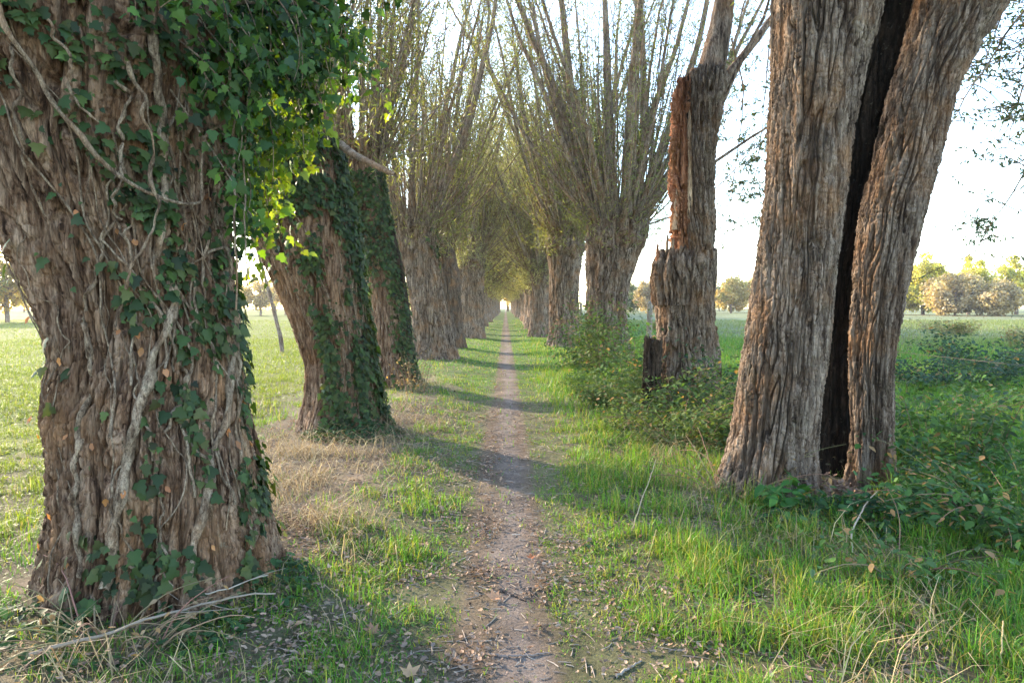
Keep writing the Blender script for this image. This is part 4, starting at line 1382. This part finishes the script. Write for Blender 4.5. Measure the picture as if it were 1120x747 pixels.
# fallen leaves and woody crumbs
bag = Bag()
for (n_, d0, d1, s) in [(34000, 1.9, 5, .030), (28000, 5, 10, .036), (9000, 10, 22, .06)]:
    x, y = scatter(n_, d0, d1, .2, -.6, .6)
    ax_ = np.abs(x)
    pr = np.where(ax_ < 2.9, .45 + .25 * (x < 0) + .6 * (1 - zone_green(x, y)), .04) * np.clip(.4 + 1.2 * fbm2(x, y, 1.6, 58), .05, 1) * (1 - .80 * pathness(x, y))
    hol = np.exp(-(((x - 2.55) / .28) ** 2 + ((y - 5.15) / .35) ** 2))
    keep = (rng.uniform(size=n_) < np.maximum(pr, hol))
    x, y = x[keep], y[keep]
    n_ = len(x)
    pos = np.stack([x, y, H(x, y) + rng.uniform(.002, .03, n_)], -1)
    a = rng.uniform(0, 6.28, n_)
    axx = np.stack([np.cos(a), np.sin(a), rng.normal(0, .25, n_)], -1)
    nn = nrmz(np.array([0, 0, 1.]) + .45 * rvec(rng, n_))
    sc_ = rng.uniform(.5, 1.35, n_) * s
    bag.add(*inst(*LEAF_DEAD, pos, axx, nn, np.stack([sc_ * rng.uniform(.5, 1.1, n_), sc_, sc_], -1), pal(rng, n_, [(.25, .145, .09), (.32, .21, .14), (.19, .125, .095), (.36, .27, .19), (.16, .12, .10)], .25)))
x = rng.normal(2.52, .16, 700)
y = rng.normal(5.12, .22, 700)
pos = np.stack([x, y, H(x, y) + rng.uniform(0, .14, 700) * np.exp(-((x - 2.55) / .2) ** 2)], -1)
bag.add(*inst(*LEAF_DEAD, pos, rvec(rng, 700) * np.array([1, 1, .4]), nrmz(np.array([0, 0, 1.]) + .6 * rvec(rng, 700)), rng.uniform(.03, .06, 700), pal(rng, 700, [(.26, .15, .1), (.34, .22, .15), (.18, .11, .08)], .2)))
tag(bag.build('fallen_leaves', M_DEAD, None, None, False), 'brown fallen leaves scattered over path edges and verges', 'leaf litter', None, 'stuff')

bag = Bag()
n_ = 22000
x, y = scatter(n_, 1.9, 11, .2, -.45, .45)
keep = (np.abs(x) < 2.6) & (rng.uniform(size=n_) < np.where(pathness(x, y) > .5, .9, .45))
x, y = x[keep], y[keep]
n_ = len(x)
a = rng.uniform(0, 6.28, n_)
L_ = (.008 + .05 * rng.uniform(0, 1, n_) ** 2.5) * np.where(pathness(x, y) > .5, .8, 1.3)
p0 = np.stack([x, y, H(x, y) + .004], -1)
dv = np.stack([np.cos(a) * L_, np.sin(a) * L_, rng.normal(0, .08, n_) * L_], -1)
P3 = np.stack([p0 - dv, p0 + rng.normal(0, .12, (n_, 3)) * L_[:, None] * np.array([1, 1, .2]), p0 + dv], 1)
v, q = tubes(P3, (rng.uniform(.0012, .0035, n_))[:, None] * np.array([[1, .9, .6]]), 4)
cc = np.repeat(pal(rng, n_, [(.22, .165, .13), (.30, .24, .19), (.16, .12, .10), (.36, .30, .24)], .2), 12, axis=0)
bag.add(v, q, cc)
tag(bag.build('twig_litter', M_TWIG, None, None, True), 'crumbs of twig and bark trodden into the path', 'litter', None, 'stuff')

# low leafy ground cover
bag = Bag()
HERB = [(.05, .10, .028), (.075, .14, .035), (.11, .17, .05), (.045, .08, .035)]


def herb_patch(cx, cy, rx, ry, hmax, n_, size, cols=HERB):
    a = rng.uniform(0, 6.28, n_)
    r_ = np.sqrt(rng.uniform(0, 1, n_))
    x = cx + np.cos(a) * r_ * rx
    y = cy + np.sin(a) * r_ * ry
    keep = clear(x, y, .03) & (fbm2(x, y, 2.4, 59, 2) > -.22)
    x, y, r_ = x[keep], y[keep], r_[keep]
    n_ = len(x)
    z = H(x, y) + hmax * np.clip(1 - r_ ** 2 * .8, 0, 1) * rng.uniform(.05, 1, n_) * np.clip(1 + 1.1 * fbm2(x, y, 1.6, 60), .25, 1.7)
    aa = rng.uniform(0, 6.28, n_)
    axx = np.stack([np.cos(aa), np.sin(aa), rng.normal(-.25, .3, n_)], -1)
    sc_ = rng.uniform(.5, 1.3, n_) * size
    bag.add(*inst(*LEAF_OVATE, np.stack([x, y, z], -1), axx, nrmz(np.array([0, 0, 1.]) + .5 * rvec(rng, n_)), np.stack([sc_ * rng.uniform(.8, 1.3, n_), sc_, sc_], -1), pal(rng, n_, cols, .2)))


herb_patch(1.95, 7.9, .75, 1.3, .16, 2600, .055)
herb_patch(1.5, 7.4, .6, 1.2, .08, 1200, .045)
herb_patch(2.5, 4.55, .8, .35, .20, 900, .075, [(.035, .09, .035), (.05, .12, .04), (.03, .07, .04)])
herb_patch(3.2, 4.6, .7, .5, .22, 900, .06)
herb_patch(-1.9, 3.0, .75, .3, .12, 900, .05, [(.03, .07, .03), (.05, .10, .035)])
herb_patch(-1.3, 3.5, .3, .4, .12, 350, .05, [(.03, .07, .03), (.05, .10, .035)])
herb_patch(-1.75, 7.8, .6, .45, .2, 900, .06, [(.03, .07, .03), (.05, .10, .035)])
herb_patch(2.2, 12.5, 1.0, 2.4, .45, 3200, .075)
herb_patch(1.75, 9.8, .55, 1.6, .40, 2200, .06, [(.08, .13, .04), (.12, .16, .06), (.06, .11, .04)])
herb_patch(1.45, 12.6, .45, 1.8, .30, 1600, .065)
herb_patch(2.0, 7.3, .5, .9, .30, 1300, .055, [(.08, .13, .04), (.12, .16, .06), (.06, .11, .04)])
herb_patch(3.6, 7.2, .8, 1.2, .35, 1700, .065)
herb_patch(4.4, 10.5, 1.4, 1.8, .40, 2600, .08)
herb_patch(3.6, 3.9, .7, .5, .20, 900, .06)
herb_patch(2.6, 3.5, .7, .4, .14, 700, .05)
herb_patch(2.4, 16, .9, 2.2, .35, 1600, .09)
herb_patch(6, 8.5, 2.2, 1.5, .22, 2400, .07)
herb_patch(8.5, 12, 3, 2, .3, 2600, .09)
herb_patch(4.6, 6.0, 1.2, .9, .22, 1800, .06)
herb_patch(-4.5, 6.5, 1.4, 1.4, .07, 1500, .045, [(.14, .18, .05), (.18, .2, .05)])
herb_patch(-6.5, 11, 3, 2.4, .10, 2200, .07, [(.14, .18, .05), (.18, .2, .05)])
for k in range(26):
    herb_patch(rng.uniform(.5, 1.5), rng.uniform(2.2, 6.5), .16, .16, .05, 60, .034)
for k in range(40):
    herb_patch(rng.uniform(-1.3, -.3), rng.uniform(2.2, 7), .14, .16, .035, 45, .026)
tag(bag.build('ground_cover', M_HERB, None, None, False), 'low leafy weeds carpeting the verges and willow feet', 'ground cover', None, 'stuff')


# ------------------------------------------------------------------ brambles, nettles and single plants
def bush(name, label, cat, x, y, rx, ry, h, seed, n_, size, cols, stems=14, group=None, up=False, dead=.05):
    rng = np.random.default_rng(seed)
    z = gz(x, y)
    org = (x, y, z)
    o = thing(name, label, cat, org, group)
    a = rng.uniform(0, 6.28, stems)
    r_ = np.sqrt(rng.uniform(0, 1, stems))
    p0 = np.array(org) + np.stack([np.cos(a) * r_ * rx * .45, np.sin(a) * r_ * ry * .45, 0 * a - .03], -1)
    L_ = h * rng.uniform(.8, 1.45, stems)
    if up:
        SP_ = shoots(rng, p0, a, rng.uniform(.0, .35, stems), rng.uniform(.1, .6, stems), L_, 10, .12)
    else:
        SP_ = shoots(rng, p0, a, rng.uniform(.1, .6, stems), rng.uniform(1.3, 2.2, stems), L_ * 1.5, 10, .15)
    v, q = tubes(SP_, (rng.uniform(.003, .006, stems))[:, None] * (1 - .6 * np.linspace(0, 1, 10)[None]), 4)
    cc = np.repeat(pal(rng, stems, [(.18, .13, .08), (.14, .15, .06), (.2, .1, .08)], .2), 40, axis=0)
    mesh('stems', v, q, M_TWIG, o, cc, True, org)
    a = rng.integers(0, stems, n_)
    t = rng.uniform(.12, 1, n_) * 8.99
    i0 = t.astype(int)
    f = (t - i0)[:, None]
    spread = .09 * h / .6
    pos = SP_[a, i0] * (1 - f) + SP_[a, i0 + 1] * f + rng.normal(0, spread, (n_, 3)) * np.array([1.2, 1.2, .8])
    pos[:, 2] = np.maximum(pos[:, 2], H(pos[:, 0], pos[:, 1]) + .015)
    aa = rng.uniform(0, 6.28, n_)
    axx = np.stack([np.cos(aa), np.sin(aa), rng.normal(-.35, .35, n_)], -1)
    c = pal(rng, n_, cols, .2)
    c = np.where((rng.uniform(size=n_) < dead)[:, None], np.array([.28, .17, .08]), c)
    sc_ = rng.uniform(.55, 1.3, n_) * size
    v, fc, c = inst(*LEAF_OVATE, pos, axx, nrmz(np.array([0, 0, 1.]) + .6 * rvec(rng, n_)), np.stack([sc_ * rng.uniform(.7, 1.2, n_), sc_, sc_], -1), c)
    mesh('foliage', v, fc, M_HERB, o, c, False, org)
    return o


PALE = [(.085, .125, .035), (.12, .155, .05), (.055, .095, .03)]
DARK = [(.03, .065, .035), (.045, .085, .045), (.035, .07, .05)]
MID = [(.05, .11, .03), (.08, .15, .035), (.06, .10, .05)]
bush('bramble', 'pale green bramble sprawling in front of the broken snag and its stump', 'bramble', 2.2, 8.75, .85, .6, .72, 801, 2600, .062, PALE, 22)
bush('bramble', 'grey-green bramble bank between the path and the cleft willow', 'bramble', 1.85, 7.3, .6, .6, .5, 815, 1500, .052, PALE, 18)
bush('bramble', 'low bramble thicket at the path edge before the small dark stump', 'bramble', 1.55, 9.9, .5, .9, .34, 816, 1400, .058, PALE, 18)
bush('bramble', 'small dark-leaved bramble between the snag foot and the cleft trunk root', 'bramble', 2.75, 7.6, .5, .6, .55, 817, 1300, .06, MID, 16)
bush('nettle', 'fresh green nettles spilling around the flared willow foot', 'nettle', 1.75, 16.2, .6, .8, .9, 818, 1500, .085, MID, 18, None, True)
bush('bramble', 'dark bramble clump tucked between the snag and the cleft willow', 'bramble', 3.05, 9.3, .6, .6, .85, 802, 1300, .075, DARK, 18)
bush('nettle', 'tall pale nettles at the foot of the flared willow', 'nettle', 2.2, 14.6, .8, .8, 1.25, 803, 2600, .085, PALE, 24, None, True)
bush('nettle', 'bright green nettles beside the small dark stump', 'nettle', 2.05, 10.6, .6, .9, .85, 804, 2400, .075, MID, 24, None, True)
bush('bramble', 'low dark bramble mound in the right meadow under the wire', 'bramble', 8.1, 12.4, 1.6, 1.2, .75, 805, 2200, .085, DARK, 30)
bush('bramble', 'bluish bramble patch at the right edge of the meadow', 'bramble', 11.5, 15.5, 2.2, 1.4, .8, 806, 2400, .1, DARK, 30)
bush('bramble', 'broad green bramble spreading behind the cleft willow', 'bramble', 5.3, 8.4, 1.2, 1.0, .55, 807, 2200, .07, MID, 28)
bush('bramble', 'leafy bramble arching beside the foot of the cleft willow', 'bramble', 3.3, 4.6, .5, .35, .36, 808, 800, .06, MID, 16, None, False, .12)
bush('bramble', 'nearest bramble sprays with brown-edged leaves in the right foreground', 'bramble', 2.15, 3.65, .4, .3, .34, 809, 260, .055, MID, 9, None, False, .2)
bush('bramble', 'wide dark bramble sprawl just right of the cleft willow base', 'bramble', 3.35, 4.35, .8, .5, .5, 841, 1700, .06, [(.04, .10, .03), (.07, .14, .035), (.03, .07, .03)], 24, None, False, .08)
bush('nettle', 'clump of upright nettles growing behind the right stem of the cleft willow', 'nettle', 3.95, 5.9, .6, .5, .6, 842, 1300, .07, MID, 20, None, True)
bush('dead_weed', 'dry brown stalks tangled in the grass left of the cleft willow root', 'weed', 1.75, 5.2, .5, .5, .4, 843, 160, .04, [(.28, .2, .12), (.22, .15, .09)], 26, None, False, .5)
bush('dead_weed', 'grey-brown dead twigs heaped against the front of the massive left trunk', 'weed', -1.75, 2.95, .6, .2, .3, 844, 90, .04, [(.28, .2, .12), (.2, .14, .09)], 30, None, False, .5)
bush('dock', 'broad glossy dock leaves right under the cleft trunk', 'dock plant', 2.02, 4.78, .28, .2, .22, 810, 110, .12, [(.04, .12, .03), (.06, .15, .035)], 9, None, True, .02)
bush('thistle', 'dry grey thistle standing in the open right meadow', 'thistle', 12.6, 21.5, .5, .4, 1.15, 811, 240, .07, [(.17, .15, .12), (.12, .13, .09)], 16, None, True)
bush('dead_weed', 'brown seed-headed weed near the split left trunk', 'weed', -1.6, 11.8, .5, .6, .55, 812, 240, .05, [(.30, .22, .14), (.24, .18, .11)], 22, None, True, .5)
bush('bramble', 'thin pale bramble at the path side below the snag', 'bramble', 1.75, 8.1, .5, .7, .38, 813, 600, .05, PALE, 14)

rngT = np.random.default_rng(31)
tus = []
for k in range(34):
    x, y = rngT.uniform(9, 34), rngT.uniform(20, 48)
    lab, grp = 'low ragged tussock out in the open right meadow', 'tussocks in the right meadow'
    if k < 3:
        o = bush('rush_tussock', lab, 'tussock', x, y, .9, .7, .5, 830 + k, 420, .10, [(.17, .18, .07), (.12, .15, .06), (.22, .19, .10)], 20, grp, True, .2)
        tus.append(o)
    else:
        copy_tree(tus[k % 3], (x, y, gz(x, y)), rngT.uniform(0, 6.28), rngT.uniform(.5, 1.3), lab, grp)

# ------------------------------------------------------------------ sticks, single leaves, stones
def stick(label, pts, r0, cols=(.24, .19, .15), seed=0, twigs=0, cat='stick', name='stick', h=0.):
    rng = np.random.default_rng(seed)
    pts = np.array(pts, float)
    k = np.linspace(0, 1, 20)
    C_ = np.stack([smooth1(np.interp(k, np.linspace(0, 1, len(pts)), pts[:, j]), 4) for j in range(pts.shape[1])], -1)
    if pts.shape[1] == 2:
        C_ = np.concatenate([C_, (H(C_[:, 0], C_[:, 1]) + r0 * .6 + h)[:, None]], 1)
    C_[1:-1] += rng.normal(0, r0 * .5, (18, 3))
    bag = Bag()
    v, q = tubes(C_[None], (r0 * (1 - .55 * k))[None], 7)
    bag.add(v, q, np.array(cols))
    for j in range(twigs):
        i = rng.integers(3, 18)
        d = nrmz(C_[i] - C_[i - 1])
        tw = shoots(rng, C_[i:i + 1], np.array([math.atan2(d[1], d[0]) + rng.normal(0, .7)]), np.array([1.45 + rng.normal(0, .2)]), np.array([1.5]), np.array([rng.uniform(.1, .4)]), 7)
        v, q = tubes(tw, (r0 * .4 * (1 - .7 * np.linspace(0, 1, 7)))[None], 4)
        bag.add(v, q, np.array(cols) * .9)
    org = C_[0].copy()
    o = bag.build(name, M_TWIG, None, org)
    o.location = tuple(org)
    return tag(o, label, cat)


def gp(u, v_):
    """ground point seen at a pixel"""
    r = _M @ np.array([(u - 560) / FPX, (373.5 - v_) / FPX, -1.0])
    z = 0.
    for _ in range(4):
        p = np.array([0, 0, CAM_H]) + r * ((z - CAM_H) / r[2])
        z = gz(p[0], p[1])
    return p


stick('long pale stick lying in the grass before the massive left trunk', [gp(30, 745)[:2], gp(110, 722)[:2], gp(190, 694)[:2], gp(250, 676)[:2], gp(310, 672)[:2]], .0085, (.22, .175, .135), 1, 5, h=.10)
stick('thin forked twig over the weeds below the massive left trunk', [gp(95, 640)[:2], gp(160, 668)[:2], gp(230, 676)[:2], gp(300, 650)[:2]], .006, (.30, .25, .20), 2, 5, h=.11)
stick('straight grey stick lying across the path nearest the viewer', [gp(532, 716)[:2], gp(560, 719)[:2], gp(604, 714)[:2]], .0075, (.20, .15, .125), 3)
stick('short dark stick lying slantwise on the path beside the brown leaf', [gp(546, 646)[:2], gp(562, 652)[:2], gp(576, 658)[:2]], .009, (.075, .055, .045), 4)
stick('thin twig on the left verge crossing the dry grass', [gp(410, 601)[:2], gp(450, 604)[:2], gp(496, 600)[:2]], .007, (.16, .12, .09), 5, 2)
stick('pale barkless stick in the grass right of the path', [gp(672, 742)[:2], gp(690, 731)[:2], gp(702, 722)[:2]], .0075, (.30, .25, .20), 6)
stick('curved dead stem standing against the foot of the cleft willow', [px(925, 640, 3.75), px(935, 615, 3.9), px(930, 585, 4.1), px(945, 555, 4.4), px(962, 535, 4.7)], .008, (.36, .29, .22), 7, 2, 'dead stalk', 'dead_stalk')
stick('fallen grey bough lying in the weeds right of the cleft willow', [px(985, 600, 4.1), px(1030, 575, 4.4), px(1080, 545, 4.8), px(1135, 520, 5.2)], .009, (.12, .10, .085), 8, 4, 'dead stalk', 'dead_stalk')
stick('upright dry straw stalk at the lower right corner', [px(1090, 775, 2.75), px(1094, 730, 2.75), px(1096, 700, 2.75), px(1097, 676, 2.75)], .005, (.48, .36, .19), 9, 0, 'stalk', 'dry_stalk')
stick('long straw stem lying low in the right foreground grass', [px(860, 706, 2.95), px(940, 720, 2.95), px(1040, 722, 2.95), px(1130, 716, 2.95)], .004, (.50, .39, .22), 10, 0, 'stalk', 'dry_stalk')
stick('slender dead stalk leaning over the right verge by the path', [px(690, 585, 4.5), px(700, 552, 4.6), px(712, 520, 4.7), px(718, 500, 4.8)], .004, (.33, .26, .18), 11, 1, 'stalk', 'dry_stalk')
stick('dry bramble runner arching from the cleft willow toward the path', [px(745, 610, 4.1), px(800, 650, 3.7), px(850, 690, 3.3), px(880, 715, 3.15)], .004, (.30, .22, .16), 12, 0, 'dead stalk', 'dead_stalk')


def dead_leaf(label, u, v_, s, col, seed):
    rng = np.random.default_rng(seed)
    p = gp(u, v_)
    lob = np.array([(0, 0, .12), (.12, .1, .1), (.45, .05, .25), (.3, .3, .1), (.55, .55, .28), (.25, .6, .08), (0, 1.0, .25), (-.2, .62, .06), (-.5, .6, .2), (-.28, .33, .05), (-.42, .02, .22), (-.1, .1, .08), (0, .4, 0)])
    f = np.array([(12, k, (k + 1) % 12) for k in range(12)])
    a = rng.uniform(0, 6.28)
    v, fc, c = inst(lob, f, np.zeros((1, 3)), np.array([[math.cos(a), math.sin(a), .1]]), np.array([[.1, -.2, 1.]]), np.array([s]), np.array([col]))
    o = mesh('fallen_leaf', v, fc, M_DEAD, None, c, False)
    o.location = (p[0], p[1], p[2] + .012)
    return tag(o, label, 'leaf', 'large single fallen leaves')


dead_leaf('tan curled leaf on the path beside the dark slanting stick', 547, 656, .085, (.42, .22, .12), 1)
dead_leaf('rusty leaf on the right half of the path, farthest of those on it', 581, 614, .06, (.34, .12, .05), 2)
dead_leaf('large brown lobed leaf in the left foreground grass', 440, 742, .085, (.36, .23, .13), 3)
dead_leaf('pale tan leaf lying on the left verge dry grass', 399, 575, .09, (.36, .2, .1), 4)
dead_leaf('brown leaf on the left verge beside a thin twig', 462, 597, .085, (.38, .22, .13), 5)
dead_leaf('dark brown leaf below the left verge grass tuft', 415, 693, .08, (.24, .13, .08), 6)

# ------------------------------------------------------------------ the autumn air
m, n, p, out = new_mat('autumn_haze')
n.nodes.remove(p)
pv = N(n, 'ShaderNodeVolumePrincipled')
pv.inputs['Color'].default_value = (.96, .95, .93, 1)
pv.inputs['Density'].default_value = .00035
pv.inputs['Anisotropy'].default_value = .35
n.links.new(pv.outputs[0], out.inputs['Volume'])
x0, x1, y0, y1, z0, z1 = -385., 385., -65., 425., -1.6, 17.5
hv = np.array([(x0, y0, z0), (x1, y0, z0), (x1, y1, z0), (x0, y1, z0), (x0, y0, z1), (x1, y0, z1), (x1, y1, z1), (x0, y1, z1)])
hf = np.array([(0, 3, 2, 1), (4, 5, 6, 7), (0, 1, 5, 4), (1, 2, 6, 5), (2, 3, 7, 6), (3, 0, 4, 7)])
hz_o = mesh('haze', hv, hf, m, None, None, False)
tag(hz_o, 'thin pale autumn haze over the meadows and the avenue', 'haze', None, 'stuff')
